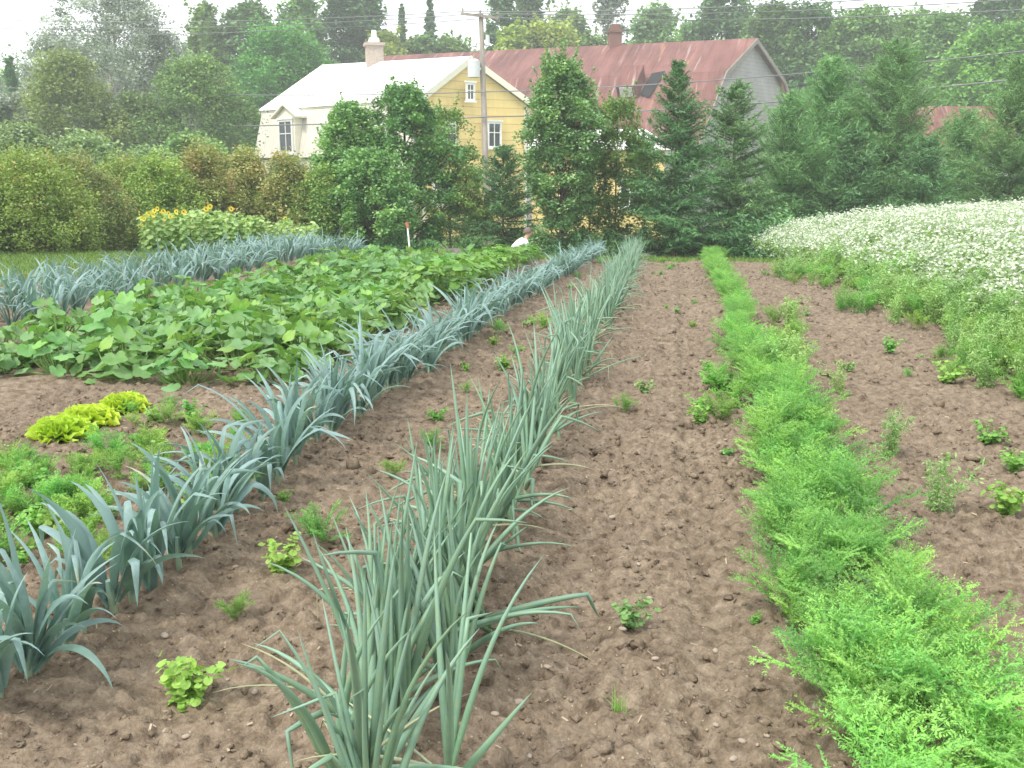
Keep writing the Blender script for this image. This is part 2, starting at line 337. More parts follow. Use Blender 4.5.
M['yellow_siding'] = siding('yellow_siding', (.78, .60, .25), .52, 'z', .15)
M['white_ribbed'] = siding('pale_ribbed_sheet', (.70, .655, .58), .34, 'xy', .12)
M['white_roof'] = siding('white_sheet_roof', (.82, .815, .79), .5, 'xy', .04)
M['grey_shingle'] = siding('grey_shingles', (.40, .385, .38), .3, 'z', .3)
M['white_board'] = siding('white_boards', (.72, .74, .76), .3, 'z', .15)
def rust(ax):                     # weathered sheet metal: streaks run down the slope, seams follow the sheets; ax = the ridge's direction
    m, n, b = nodes('rusty_red_roof'); b.inputs['Roughness'].default_value = .7; b.inputs['Specular IOR Level'].default_value = .3
    tc = n.nodes.new('ShaderNodeTexCoord'); dt = n.nodes.new('ShaderNodeVectorMath'); dt.operation = 'DOT_PRODUCT'; dt.inputs[1].default_value = ax; n.links.new(tc.outputs['Object'], dt.inputs[0])
    sp = n.nodes.new('ShaderNodeSeparateXYZ'); n.links.new(tc.outputs['Object'], sp.inputs[0]); cb = n.nodes.new('ShaderNodeCombineXYZ'); n.links.new(dt.outputs['Value'], cb.inputs[0]); n.links.new(sp.outputs[2], cb.inputs[2])
    def nz(scale, st, det=5):
        mp = n.nodes.new('ShaderNodeMapping'); mp.inputs['Scale'].default_value = st; n.links.new(cb.outputs[0], mp.inputs[0]); t = n.nodes.new('ShaderNodeTexNoise'); t.inputs['Scale'].default_value = scale; t.inputs['Detail'].default_value = det; t.inputs['Roughness'].default_value = .62; n.links.new(mp.outputs[0], t.inputs['Vector']); return t.outputs[0]
    c = ramp(n, nz(.4, (1, 1, 1)), [(.3, (.10, .04, .034)), (.5, (.165, .066, .056)), (.7, (.235, .112, .094))])
    c = mix(n, .75, c, ramp(n, nz(1.6, (1, 1, .12)), [(.3, (.7, .68, .68)), (.7, (1.25, 1.25, 1.25))]), 'MULTIPLY')
    c = mix(n, ramp(n, nz(1.1, (1, 1, .3)), [(.6, (0, 0, 0)), (.72, (.8, .8, .8))]), c, (.40, .22, .12))
    c = mix(n, ramp(n, nz(2.6, (1, 1, .13)), [(.57, (0, 0, 0)), (.70, (.75, .75, .75))]), c, (.40, .33, .30))
    n.links.new(c, b.inputs['Base Color'])
    ad = n.nodes.new('ShaderNodeMath'); ad.operation = 'MULTIPLY'; ad.inputs[1].default_value = 1.5; n.links.new(dt.outputs['Value'], ad.inputs[0])
    f = n.nodes.new('ShaderNodeMath'); f.operation = 'FRACT'; n.links.new(ad.outputs[0], f.inputs[0])
    bump(n, b, ramp(n, f.outputs[0], [(0, (0, 0, 0)), (.08, (1, 1, 1)), (.16, (0, 0, 0))]), .6, .05)
    return m
_ax = P(757, 38, 80) - P(385, 56, 92); _ax.z = 0; _ax.normalize()
M['rust'] = rust(tuple(_ax)); _ax = P(900, 107, 56) - P(800, 107, 56); _ax.z = 0; _ax.normalize(); M['rust_shed'] = rust(tuple(_ax))

# ------------------------------------------------------------------ the ground: one sheet to the horizon
def axis(dense, step_fn, lo, hi):
    a, b = dense; xs = [a]
    while xs[-1] < b: xs.append(xs[-1] + step_fn(xs[-1]))
    s = step_fn(xs[-1])
    while xs[-1] < hi: s *= 1.22; xs.append(xs[-1] + s)
    s = step_fn(a); pre = [a]
    while pre[-1] > lo: s *= 1.3; pre.append(pre[-1] - s)
    return np.array(pre[:0:-1] + xs)
gx = axis((-4.6, 3.2), lambda v: .0145, -900, 900)
gy = axis((1.3, 30), lambda v: .0125 if v < 4 else .0125 + (v - 4) * .0058, -60, 1500)
X, Y = np.meshgrid(gx, gy); Z = soil(X, Y)
nb = NB(); nx, ny = len(gx), len(gy)
i = (np.arange(ny - 1)[:, None] * nx + np.arange(nx - 1)[None]).ravel()
nb.add(np.stack([X.ravel(), Y.ravel(), Z.ravel()], 1), np.stack([i, i + 1, i + nx + 1, i + nx], 1))
tag(nb.build('ground', M['soil'], smooth=True), kind='structure')

# haze: the pale summer air between the field and the woods
if HAZE > 0:
    hb = NB(); hb.box((0, 70, 19), 420, 240, 46)
    hm = bpy.data.materials.new('haze'); hm.use_nodes = True; hn = hm.node_tree; hn.nodes.clear()
    pv = hn.nodes.new('ShaderNodeVolumePrincipled'); pv.inputs['Color'].default_value = (.93, .96, 1, 1); pv.inputs['Density'].default_value = HAZE
    pv.inputs['Anisotropy'].default_value = .2
    ho = hn.nodes.new('ShaderNodeOutputMaterial'); hn.links.new(pv.outputs[0], ho.inputs['Volume'])
    tag(hb.build('haze', hm), kind='stuff')

# ------------------------------------------------------------------ buildings
def np3(v): return np.array(tuple(v), float)
def drop(v, z): return Vector((v.x, v.y, z))
def window(parent, c, u, out, w, h, bars=True, extra=None):   # frame with glass set back, on a wall; u along the wall, out away from it
    u = u.normalized(); out = out.normalized(); up = Vector((0, 0, 1)); t = .13
    nb = NB()
    def bar(cx, cz, sx, sz, dep=.10):
        a = c + u * (cx - sx / 2) + up * (cz - sz / 2)
        nb.prism([a, a + u * sx, a + u * sx + up * sz, a + up * sz], out * dep)
    bar(-w / 2, 0, t, h + t); bar(w / 2, 0, t, h + t); bar(0, h / 2, w - t, t); bar(0, -h / 2, w - t, t)
    if bars: bar(0, 0, .06, h - t, .07); bar(0, .1 * h, w - t, .06, .062)
    fr = nb.build('window', M['white_paint'], parent)
    g = NB(); a = c - u * (w / 2 - .05) - up * (h / 2 - .05) + out * .012
    g.prism([a, a + u * (w - .1), a + u * (w - .1) + up * (h - .1), a + up * (h - .1)], out * .02); g.build('pane', M['glass'], fr)
    s = NB(); a = c - u * (w / 2 + .15) - up * (h / 2 + .16) + out * .003
    s.prism([a, a + u * (w + .3), a + u * (w + .3) + up * .09, a + up * .09], out * .17); s.build('sill', M['white_paint'], fr)
    l = NB(); a = c - u * (w / 2 + .15) + up * (h / 2 + .07) + out * .003
    l.prism([a, a + u * (w + .3), a + u * (w + .3) + up * .11, a + up * .11], out * .15); l.build('lintel', M['white_paint'], fr)
    return fr
GZ = -2.45
def house():
    root = empty('yellow_house', drop(P(430, 174, 66), GZ))
    tag(root, 'yellow gabled farmhouse with a white sheet metal roof, brick chimney and dormer', 'house')
    inv = root.location.copy()
    A, R0, B = P(421, 99, 62), P(471, 56, 64.6), P(534, 103, 67); C, R1 = P(260, 109, 70), P(322, 63, 72.6)
    R1.z = R0.z + .3; A.z = (A.z + B.z) / 2 + .1; B.z = A.z; C.z = A.z - .1
    C = P(260, 109, 70); E = B + (C - A)
    sh = lambda v: v - inv
    l = (C - A).normalized(); g = (B - A).normalized(); up = Vector((0, 0, 1))
    outF = g.cross(up).normalized(); outF = outF if outF.y < 0 else -outF      # gable faces the field
    outL = l.cross(up).normalized(); outL = outL if outL.dot(g) < 0 else -outL  # long side
    # walls: gable, its twin at the back, and the long right side, one closed solid
    ins = .35
    a, b = A + l * ins + g * .25, B + l * ins - g * .25; c, e = C - l * ins + g * .25, E - l * ins - g * .25
    r0, r1 = R0 + l * ins - up * .25, R1 - l * ins - up * .25
    a.z = b.z = c.z = e.z = A.z - .2
    lo = [drop(v, GZ - .3) for v in (a, b, e, c)]
    nb = NB(); V = [sh(v) for v in (a, b, e, c, r0, r1)] + [sh(v) for v in lo]
    for f in ([6, 7, 1, 4, 0], [7, 8, 2, 1], [8, 9, 3, 5, 2], [9, 6, 0, 3]): nb.add([tuple(V[k]) for k in f], [list(range(len(f)))])
    nb.build('wall', M['yellow_siding'], root)
    # the flared lower slope on the long left side, pale ribbed sheet, then its footing
    zk = P(255, 158, 69.5).z; zk = min(zk, A.z - 3.0)
    p0, p1 = a + outL * .28 - l * .05, c + outL * .28 + l * .1; q0, q1 = drop(p0 + outL * .75, zk), drop(p1 + outL * .75 + l * .35, zk)
    nb = NB()
    nb.prism([sh(p0), sh(p1), sh(q1), sh(q0)], -outL * .2)
    s0, s1 = drop(q0 - outL * .2, GZ - .3), drop(q1 - outL * .2 - l * .2, GZ - .3); t0, t1 = drop(s0, zk - .12), drop(s1, zk - .12)
    nb.prism([sh(t0), sh(t1), sh(s1), sh(s0)], -outL * .15)
    cc = drop(c - outL * .2, GZ - .3)
    nb.prism([sh(p1 - l * .02), sh(q1 - l * .02), sh(s1), sh(cc), sh(c - outL * .2)], -l * .1)
    nb.build('lower_slope', M['white_ribbed'], root)
    fa = NB(); fa.prism([sh(A - up * .03 + outL * .02), sh(C - up * .03 + outL * .02), sh(C - up * .4 + outL * .02), sh(A - up * .4 + outL * .02)], outL * .1)
    fa.build('fascia', M['cream'], root)
    # roof: two sloping slabs
    nb = NB()
    nF = (R0 - A).cross(C - A).normalized(); nF = nF if nF.z > 0 else -nF
    nR = (R0 - B).cross(E - B).normalized(); nR = nR if nR.z > 0 else -nR
    nb.add([tuple(sh(v)) for v in (A - g * .25 - up * .15, C - g * .25 - up * .15, R1, R0)], [[0, 1, 2, 3]])
    nb.add([tuple(sh(v - nF * .14)) for v in (A - g * .25 - up * .15, C - g * .25 - up * .15, R1, R0)], [[3, 2, 1, 0]])
    nb.add([tuple(sh(v)) for v in (B + g * .3 - up * .2, R0, R1, E + g * .3 - up * .2)], [[0, 1, 2, 3]])
    nb.add([tuple(sh(v - nR * .14)) for v in (B + g * .3 - up * .2, R0, R1, E + g * .3 - up * .2)], [[3, 2, 1, 0]])
    roof = nb.build('roof', M['white_roof'], root)
    # rake boards along the gable
    rk = NB()
    for p, q in ((A - g * .25 - up * .15, R0), (B + g * .3 - up * .2, R0)):
        rk.prism([sh(p + up * .02), sh(q + up * .02), sh(q - up * .42), sh(p - up * .42)], outF * .08)
    rk.build('rake_board', M['cream'], root)
    # chimney on the ridge
    k = R0.lerp(R1, .62) - up * .5; ch = NB(); ch.box(tuple(sh(k + up * .55)), 1.15, 1.0, 2.0, .4); ch.box(tuple(sh(k + up * 1.63)), 1.4, 1.25, .2, .4)
    cho = ch.build('chimney', M['brick'], root)
    cp = NB(); q = sh(k + up * 1.73); cp.tube([q, q + up * .35, q + up * .36, q + up * .5, q + up * .85], [.42, .34, .2, .2, .16], 10); cp.build('chimney_cap', M['white_paint'], cho)
    # windows in the gable
    def onwall(px, py):                         # where that ray meets the gable plane
        d = ray(px, py); n_ = outF; o = Vector((0, 0, EYE)); t = (a - o).dot(n_) / d.dot(n_); return o + d * t
    for px, py, w, h in ((470, 92, .55, 1.0), (494, 135, 1.0, 1.55), (449, 136, 1.0, 1.55), (490, 190, 1.0, 1.6), (440, 192, 1.0, 1.6)):
        window(root, sh(onwall(px, py)), g, outF, w, h)
    # corner boards
    for v, s in ((a, 1), (b, -1)):
        cb = NB(); w0 = v + outF * .004; w1 = w0 + g * s * .2
        cb.prism([sh(w0), sh(w1), sh(drop(w1, GZ)), sh(drop(w0, GZ))], outF * .05)
        cb.build('corner_board', M['cream'], root)
    # dormer with its little pediment on the lower slope
    mid = p0.lerp(p1, .77); dz = P(290, 137, 68).z; dc = drop(mid + outL * .95, dz); w, h = 1.25, 2.1
    dm = NB(); x0 = dc - l * (w / 2 + .22) - up * (h / 2 + .2); x1 = dc + l * (w / 2 + .22) - up * (h / 2 + .2)
    dm.prism([sh(x0), sh(x1), sh(x1 + up * (h + .5)), sh(dc + up * (h / 2 + .95)), sh(x0 + up * (h + .5))], -outL * 1.2)
    dmo = dm.build('dormer', M['cream'], root)
    rf = NB()
    for s in (-1, 1):
        e0 = dc + l * s * (w / 2 + .6) + up * (h / 2 + .16) + outL * .25; e1 = dc + up * (h / 2 + 1.0) + outL * .25
        rf.prism([sh(e0), sh(e1), sh(e1 + up * .13), sh(e0 + up * .13)], -outL * 1.5)
    rf.build('dormer_roof', M['cream'], dmo)
    window(root, sh(dc + outL * .004), l, outL, w, h)
house()

def barn():
    root = empty('grey_barn', drop(P(700, 174, 80), GZ)); inv = root.location.copy(); sh = lambda v: tuple(v - inv)
    tag(root, 'long grey shingled barn with a rusty red gambrel roof behind the spruces', 'barn')
    up = Vector((0, 0, 1))
    Rr = P(757, 38, 80); ax = P(385, 56, 92) - Rr; ax.z = 0
    Kf, Ef = P(726, 71, 76.5), P(699, 142, 73.8); Kb = P(785, 76, 83.5); Eb = P(806, 135, 86)
    Kb.z = Kf.z; Eb.z = Ef.z
    L = ax; axn = ax.normalized(); out = -axn
    ins = axn * .5
    prof = [Ef, Kf, Rr, Kb, Eb]
    g0 = [p + ins - up * .15 for p in prof]; g1 = [p + L - ins - up * .15 for p in prof]
    f0, b0 = drop(g0[0] + (Eb - Ef).normalized() * .5, GZ - .3), drop(g0[4] - (Eb - Ef).normalized() * .5, GZ - .3)
    f1, b1 = f0 + L - ins * 2, b0 + L - ins * 2; f1.z = b1.z = GZ - .3
    tf0, tb0 = drop(f0, g0[0].z), drop(b0, g0[4].z); tf1, tb1 = drop(f1, g1[0].z), drop(b1, g1[4].z)
    nb = NB()
    for poly in ([f0, tf0, g0[1], g0[2], g0[3], tb0, b0], [f1, tf1, g1[1], g1[2], g1[3], tb1, b1], [f0, f1, tf1, tf0], [b0, b1, tb1, tb0]):
        nb.add([sh(v) for v in poly], [list(range(len(poly)))])
    nb.build('wall', M['grey_shingle'], root)
    rf = NB(); cen = (Ef + Eb) / 2
    for i in range(4):
        p, q = prof[i], prof[i + 1]
        N = 14
        for sgn, th in ((1, 0), (-1, .16)):
            n_ = (q - p).cross(L).normalized(); n_ = n_ if n_.dot((p + q) / 2 - cen) > 0 else -n_
            rf.add([sh(v - n_ * th) for v in (p, q, q + L, p + L)], [[0, 1, 2, 3]])
        n_ = (q - p).cross(L).normalized(); n_ = n_ if n_.dot((p + q) / 2 - cen) > 0 else -n_
        rf.add([sh(v) for v in (p, q, q - n_ * .16, p - n_ * .16)], [[0, 1, 2, 3]])
    roof = rf.build('roof', M['rust'], root)
    # barge boards on the gable edge
    bb = NB()
    for i in range(4):
        p, q = prof[i], prof[i + 1]
        bb.prism([sh(p - up * .03), sh(q - up * .03), sh(q - up * .4), sh(p - up * .4)], tuple(out * .09))
    bb.build('barge_board', M['pole_wood'], root)
    k = Rr + L * .35; c = NB(); c.box(sh(k + up * .2), 1.0, .9, 1.5, .3); c.box(sh(k + up * 1.02), 1.2, 1.1, .14, .3); ch = c.build('chimney', M['brick_red'], roof)
    c = NB(); c.box(sh(k + up * 1.35), .75, .7, .55, .3); c.build('chimney_flue', M['brick_red'], roof)
    # hay door high in the gable, boarded with paler planks
    def on(px, py, pt, n_):
        d = ray(px, py); o = Vector((0, 0, EYE)); t = (pt - o).dot(n_) / d.dot(n_); return o + d * t
    gd = (Eb - Ef); gd.z = 0; gd.normalize(); outg = Vector((-gd.y, gd.x, 0)); outg = outg if outg.dot(axn) < 0 else -outg
    def panel(name, px, py, w, h, mat):
        cpt = on(px, py, g0[2], outg); nb = NB(); a = cpt - gd * w / 2 - up * h / 2
        nb.prism([sh(a + outg * .01), sh(a + gd * w + outg * .01), sh(a + gd * w + up * h + outg * .01), sh(a + up * h + outg * .01)], tuple(outg * .08)); return nb.build(name, mat, root)
    panel('hay_door', 756, 69, 3.0, 1.1, M['white_board']); panel('shutter', 756, 80, 3.0, 1.0, M['pole_wood']); panel('window_hole', 758, 99, 3.6, 1.6, M['white_board'])
    # open dormer in the lower slope: white cheek, dark gap
    n_ = (Kf - Ef).cross(L).normalized(); n_ = n_ if n_.dot(Vector((0, -1, 0))) > 0 else -n_
    sl = (Kf - Ef).normalized()
    dd = on(631, 90, Ef, n_); dm = NB(); w, h = 1.5, 1.8
    a = dd + axn * w / 2 - sl * h / 2; b_ = dd - axn * w / 2 - sl * h / 2
    top = dd + sl * h * .75
    dm.prism([sh(a), sh(b_), sh(b_ + outg * 0 + n_ * .9 + up * .3), sh(a + n_ * .9 + up * .3)], tuple(sl * 2.2))
    dmo = dm.build('dormer', M['rust'], roof)
    dk = NB(); a2 = a + n_ * .2 - axn * .25; b2 = b_ + n_ * .2 + axn * .25
    fn = (Vector(a - b_)).cross(n_ + up * .3).normalized(); fn = fn if fn.dot(Vector((0, -1, 0))) > 0 else -fn
    dk.prism([sh(a2 + fn * .01), sh(b2 + fn * .01), sh(b2 + n_ * .7 + up * .2 + fn * .01), sh(a2 + n_ * .7 + up * .2 + fn * .01)], tuple(fn * .04)); dk.build('dormer_hatch', M['white_board'], dmo)
    dr = NB(); p = dd - axn * (w / 2 + .15) - sl * .6; dr.prism([sh(p + n_ * .1), sh(p + n_ * .12 - axn * .9 - sl * .4), sh(p + n_ * .12 - axn * 1.3 + sl * 2.4), sh(p + n_ * .1 + sl * 2.2 - axn * .3)], tuple(n_ * .03)); dr.build('patched_gap', M['dark'], roof)
barn()

def shed(name, label, pts, D, wallm, roofm, hip=0.0, depth=5.0, cat='outbuilding'):
    # pts: left x, right x, ridge y, eave y in pixels at distance D; ridge runs across the view
    x0, x1, yr, ye = pts; root = empty(name, drop(P((x0 + x1) / 2, 174, D), GZ)); inv = root.location.copy(); sh = lambda v: tuple(v - inv)
    tag(root, label, cat); up = Vector((0, 0, 1))
    A, B = P(x0, ye, D), P(x1, ye, D); u = (B - A).normalized(); back = Vector((-u.y, u.x, 0)); back = back if back.y > 0 else -back
    zr = P((x0 + x1) / 2, yr, D + depth / 2).z; C, E = A + back * depth, B + back * depth; hl = (B - A).length * hip
    R0, R1 = (A + C) / 2 + u * hl * .3, (B + E) / 2 - u * hl; R0.z = R1.z = zr
    i = .3; a, b, e, c = A + u * i + back * i, B - u * i + back * i, E - u * i - back * i, C + u * i - back * i
    nb = NB(); lo = [drop(v, GZ - .3) for v in (a, b, e, c)]; r0, r1 = R0 + u * i - up * .2, R1 - u * i - up * .2
    if hip: polys = ([a, b, lo[1], lo[0]], [b, e, lo[2], lo[1]], [e, c, lo[3], lo[2]], [c, a, lo[0], lo[3]])
    else: polys = ([a, b, lo[1], lo[0]], [b, r1, e, lo[2], lo[1]], [e, c, lo[3], lo[2]], [c, r0, a, lo[0], lo[3]])
    for p in polys: nb.add([sh(v) for v in p], [list(range(len(p)))])
    nb.build('wall', wallm, root)
    rf = NB()
    for poly in ([A, B, R1, R0], [C, R0, R1, E], [B, E, R1], [A, R0, C]):
        if len(poly) == 3 and not hip: continue
        rf.add([sh(v) for v in poly], [list(range(len(poly)))]); rf.add([sh(v - up * .15) for v in poly], [list(range(len(poly)))[::-1]])
    rf.build('roof', roofm, root)
    fb = NB(); fb.prism([sh(A - back * .004), sh(B - back * .004), sh(B - back * .004 - up * .2), sh(A - back * .004 - up * .2)], tuple(-back * .05)); fb.build('fascia', M['white_paint'], root)
    return root, sh, A, B, u, -back
root, sh, A, B, u, out = shed('yellow_outbuilding', 'yellow outbuilding with a white hipped roof half hidden by the saplings', (528, 672, 129, 146), 50, M['yellow_siding'], M['white_roof'], .15)
for f in (.3, .72): window(root, Vector(sh(A.lerp(B, f) + out * -.29)) - Vector((0, 0, 2.3)), u, out, 1.0, 1.4)
fo = NB(); fo.prism([sh(drop(A + u * .3 + out * -.29, GZ + .4)), sh(drop(B - u * .3 + out * -.29, GZ + .4)), sh(drop(B - u * .3 + out * -.29, GZ - .2)), sh(drop(A + u * .3 + out * -.29, GZ - .2))], tuple(out * .08)); fo.build('foundation', M['white_paint'], root)
root, sh, A, B, u, out = shed('low_shed', 'low white outbuilding with a faded rusty red roof behind the right pines', (838, 1030, 107, 158), 56, M['white_board'], M['rust_shed'], 0, 7)
for f in (.25, .55, .8): window(root, Vector(sh(A.lerp(B, f) + out * -.29)) - Vector((0, 0, 1.1)), u, out, .9, .8)

# ------------------------------------------------------------------ utility pole and its wires
def utility_pole():
    base = P(488, 174, 55); base.z = GZ - .2; root = empty('utility_pole', base)
    tag(root, 'weathered wooden utility pole with crossarm and transformer before the yellow house', 'utility pole')
    top = P(481, 14, 55) - base; nb = NB(); nb.tube([(0, 0, 0), tuple(top * .5), tuple(top)], [.2, .17, .13], 12); nb.build('pole', M['pole_wood'], root)
    l, r = P(462, 15.5, 55) - base, P(500, 20, 55) - base; f = Vector((0, -.16, 0))
    ca = NB(); ca.prism([l + f, r + f, r + f + Vector((0, 0, .14)), l + f + Vector((0, 0, .14))], (0, -.11, 0)); cro = ca.build('crossarm', M['pole_wood'], root)
    for t in (.04, .5, .95):
        p = l.lerp(r, t) + f + Vector((0, -.05, .14)); s = NB(); s.tube([p, p + Vector((0, 0, .08)), p + Vector((0, 0, .1)), p + Vector((0, 0, .24))], [.03, .03, .07, .05], 8); s.build('insulator', M['porcelain'], cro)
    c = P(475, 69, 55) - base; t = NB(); t.tube([c + Vector((-.05, -.1, -.45)), c + Vector((-.05, -.1, .42)), c + Vector((-.05, -.1, .5))], [.34, .34, .2], 16); tr = t.build('transformer', M['metal_grey'], root)
    s = NB(); s.tube([c + Vector((-.05, -.1, .5)), c + Vector((-.05, -.1, .78))], [.05, .035], 8); s.build('bushing', M['porcelain'], tr)
    b = NB(); b.box(tuple(c + Vector((.22, -.05, 0))), .25, .1, .12); b.build('bracket', M['metal_grey'], tr)
    c2 = P(486, 40, 55) - base; k = NB(); k.tube([c2 + Vector((.1, -.05, -.3)), c2 + Vector((.1, -.05, .25))], [.13, .1], 10); k.build('fuse_switch', M['metal_grey'], root)
utility_pole()
def wire(label, pts, r):
    w = NB(); path = []
    for (a, b) in zip(pts[:-1], pts[1:]):
        p, q = P(*a), P(*b); sag = (p - q).length * .012
        for t in np.linspace(0, 1, 14)[(0 if a is pts[0] else 1):]:
            v = p.lerp(q, float(t)); v.z -= sag * 4 * t * (1 - t); path.append(tuple(v))
    w.tube(path, r, 5)
    tag(w.build('power_line', M['wire'], smooth=True), label, 'wire', 'wires strung along the road')
wire('thin topmost overhead wire running to the crossarm\'s left end', [(-120, 14, 72), (462.5, 11.5, 55), (1150, -22, 40)], .024)
wire('thin overhead wire on the crossarm\'s middle, just under the topmost', [(-120, 24, 72), (481, 13.5, 55), (1150, -10, 40)], .024)
wire('thin overhead wire tied to the crossarm\'s right end', [(-120, 31, 72), (498, 17.5, 55), (1150, 2, 40)], .024)
wire('single overhead wire passing in front of the maple and barn roof', [(-120, 78, 72), (483, 92, 55), (1150, 36, 40)], .028)
wire('thick lowest overhead cable crossing before the house dormer', [(-120, 118, 72), (484.5, 117, 55), (1150, 64, 40)], .036)

# ------------------------------------------------------------------ trees
def prof_round(u): return max(0, math.sin(math.pi * min(1, max(0, u * .86 + .1)))) ** .7
def prof_col(u): return min(1, (u / .25) ** .5) * (1 - max(0, u - .3) / .7) ** .6 + .06
def prof_spread(u): return (min(1, u / .55)) ** .6 * (1 - max(0, (u - .7) / .3)) ** .5 * .95 + .08
def decid(rng, H, base, R, nclump, nleaf, leaf, clr, prof, barkm, leafm, name, limbs=26, trunk_r=None, lob=.3, up=.4, shoots=0):
    root = empty(name); tr = NB(); trunk_r = trunk_r or H * .018
    wob = rng.normal(size=2) * H * .015
    tp = lambda t: np.array([wob[0] * math.sin(t * 4), wob[1] * math.sin(t * 5), t * H])
    ts = np.linspace(0, .9, 9); tr.tube([tp(t) for t in ts], trunk_r * (1 - ts) ** .8 * (1 + .5 * np.exp(-ts * 25)), 8)
    cr = NB(); ph = rng.random(3) * 6.28
    for k in range(nclump):
        u = rng.random() ** .9; an = rng.random() * 6.28
        r = R * prof(u) * (1 + lob * math.sin(2 * an + ph[0] + u * 5) * .6 + lob * .6 * math.sin(3 * an + ph[1] - u * 7))
        rr = r * (.35 + .65 * rng.random() ** .5) if rng.random() < .92 else r * 1.08
        c = tp(base + (1 - base) * u * .97) + np.array([rr * math.cos(an), rr * math.sin(an), 0])
        n = int(nleaf * 1.7 * (.5 + rng.random())); s = 1.0 * clr * (.6 + .8 * rng.random())
        off = rng.normal(size=(n, 3)); off *= (rng.random((n, 1)) ** .5) / (np.linalg.norm(off, axis=1)[:, None] + 1e-6) * s * 1.2; off[:, 2] *= .75
        tint = np.clip(.5 + rng.normal() * .24 + rng.normal(size=n) * .1, 0, 1)
        cr.leaves(c + off, leaf * 1.12, rng, .72, up, tint)
        if k < limbs:
            t0 = max(.12, base * .7, (c[2] / H) - .12 - .5 * rr / H); p0 = tp(t0)
            mid = (p0 + c) / 2 + np.array([0, 0, -.02 * H]); r0 = trunk_r * (1 - t0) ** .8 * .5
            tr.tube([p0, mid, c], [r0, r0 * .6, r0 * .15], 5)
    for k in range(shoots):                       # leafy leaders standing up out of the crown's surface
        u = .15 + .83 * rng.random() ** .7; an = rng.random() * 6.28; rr = R * prof(u) * (.45 + .55 * rng.random()); L = H * (.07 + .08 * rng.random())
        p = tp(base + (1 - base) * u * .95) + np.array([rr * math.cos(an), rr * math.sin(an), 0]); d = np.array([.4 * math.cos(an), .4 * math.sin(an), 1.]); d /= np.linalg.norm(d); n = int(22 + 20 * rng.random())
        q = rng.random(n)[:, None]; cr.leaves(p + d * q * L + rng.normal(size=(n, 3)) * (.075 * (1.1 - q)) * H / 5, leaf * 1.1, rng, .72, up, np.clip(.58 + rng.normal(size=n) * .15, 0, 1))
        tr.tube([p - d * .1, p + d * L * .9], [.008 * H / 5, .003], 4)
    t = tr.build('trunk', barkm, root, True); c = cr.build('crown', leafm, root)
    return kids(root, t, c)
def conifer(rng, H, R, name, leafm, base=.06, updeg=(35, -12), needle=.165, dens=1.0, whorl=.17, nbr=7, curve=.25, wisp=0, wid=.16, power=.72):
    root = empty(name); tr = NB(); tr.tube([(0, 0, 0), (0, 0, H * .5), (0, 0, H * .99)], [H * .014, H * .009, .006], 7)
    cr = NB(); z = base * H; C, D_, T = [], [], []
    while z < H * .985:
        u = max(0.0, (z / H - base) / (1 - base)); L0 = R * ((1 - u) ** power) + .07
        if u < .12: L0 *= .75 + u * 2
        for k in range(nbr + (rng.random() < .4)):
            if rng.random() > dens: continue
            an = rng.random() * 6.28; L = L0 * (.45 + .65 * rng.random() ** .8); el = rad(updeg[1] + (updeg[0] - updeg[1]) * u ** .8 + rng.normal() * 7)
            n = max(4, int(L / .11)); s = np.linspace(.12, 1, n)
            e = el + curve * (s - .3); hx = np.cumsum(np.cos(e)) * L / n; hz = np.cumsum(np.sin(e)) * L / n
            z0 = z + rng.normal() * whorl * .4
            pts = np.stack([hx * math.cos(an), hx * math.sin(an), z0 + hz], 1)
            if L > .35: tr.tube(pts[::max(1, n // 4)] if n > 5 else pts, np.linspace(.012 + L * .008, .003, len(pts[::max(1, n // 4)]) if n > 5 else n), 4, cap=False)
            bt = rng.normal() * .13
            for j in range(n):
                d0 = np.array([math.cos(an) * math.cos(e[j]), math.sin(an) * math.cos(e[j]), math.sin(e[j])])
                for sd_ in (-1, 1):
                    side = np.array([-math.sin(an) * sd_, math.cos(an) * sd_, 0])
                    tl = (.22 + .42 * (1 - s[j])) * L * .5 + .05
                    d = d0 * .75 + side * .75 + np.array([0, 0, -.12 + rng.normal() * .2 + wisp]); d /= np.linalg.norm(d)
                    m = max(3, int(tl / (needle * .3)))
                    q = np.linspace(.1, 1, m)[:, None] * tl
                    C.append(pts[j] + d * q + rng.normal(size=(m, 3)) * .012); D_.append(np.repeat(d[None], m, 0) + rng.normal(size=(m, 3)) * .5); T.append(np.clip(.42 + bt + .25 * np.linspace(0, 1, m) * s[j] + rng.normal(size=m) * .12, 0, 1))
                C.append(pts[j][None] + rng.normal(size=(2, 3)) * .01); D_.append(np.repeat(d0[None], 2, 0)); T.append(np.full(2, .5 + bt))
        z += whorl * (.7 + .6 * rng.random()) * (1 - .45 * u)
    C.append(np.array([[0, 0, H * f] for f in np.linspace(.94, 1.0, 6)])); D_.append(np.array([[0, 0, 1.]] * 6)); T.append(np.full(6, .6))
    cr.leaves(np.concatenate(C), needle, rng, wid, .15, np.concatenate(T), np.concatenate(D_))
    t = tr.build('trunk', M['bark'], root, True); c = cr.build('crown', leafm, root)
    return kids(root, t, c)
def gz(px, D):
    p = P(px, 174, D); return p.x, p.y, float(terrain(p.x, p.y))
def place(o, px, top, D, label, cat='tree', group=None, sink=.05):
    x, y, z = gz(px, D); o.location = (x, y, z - sink); tag(o, label, cat, group); return o
def span(px, top, D):
    x, y, z = gz(px, D); return P(px, top, D).z - z
rng = np.random.default_rng(11)
ROW = 'trees along the far edge of the field'
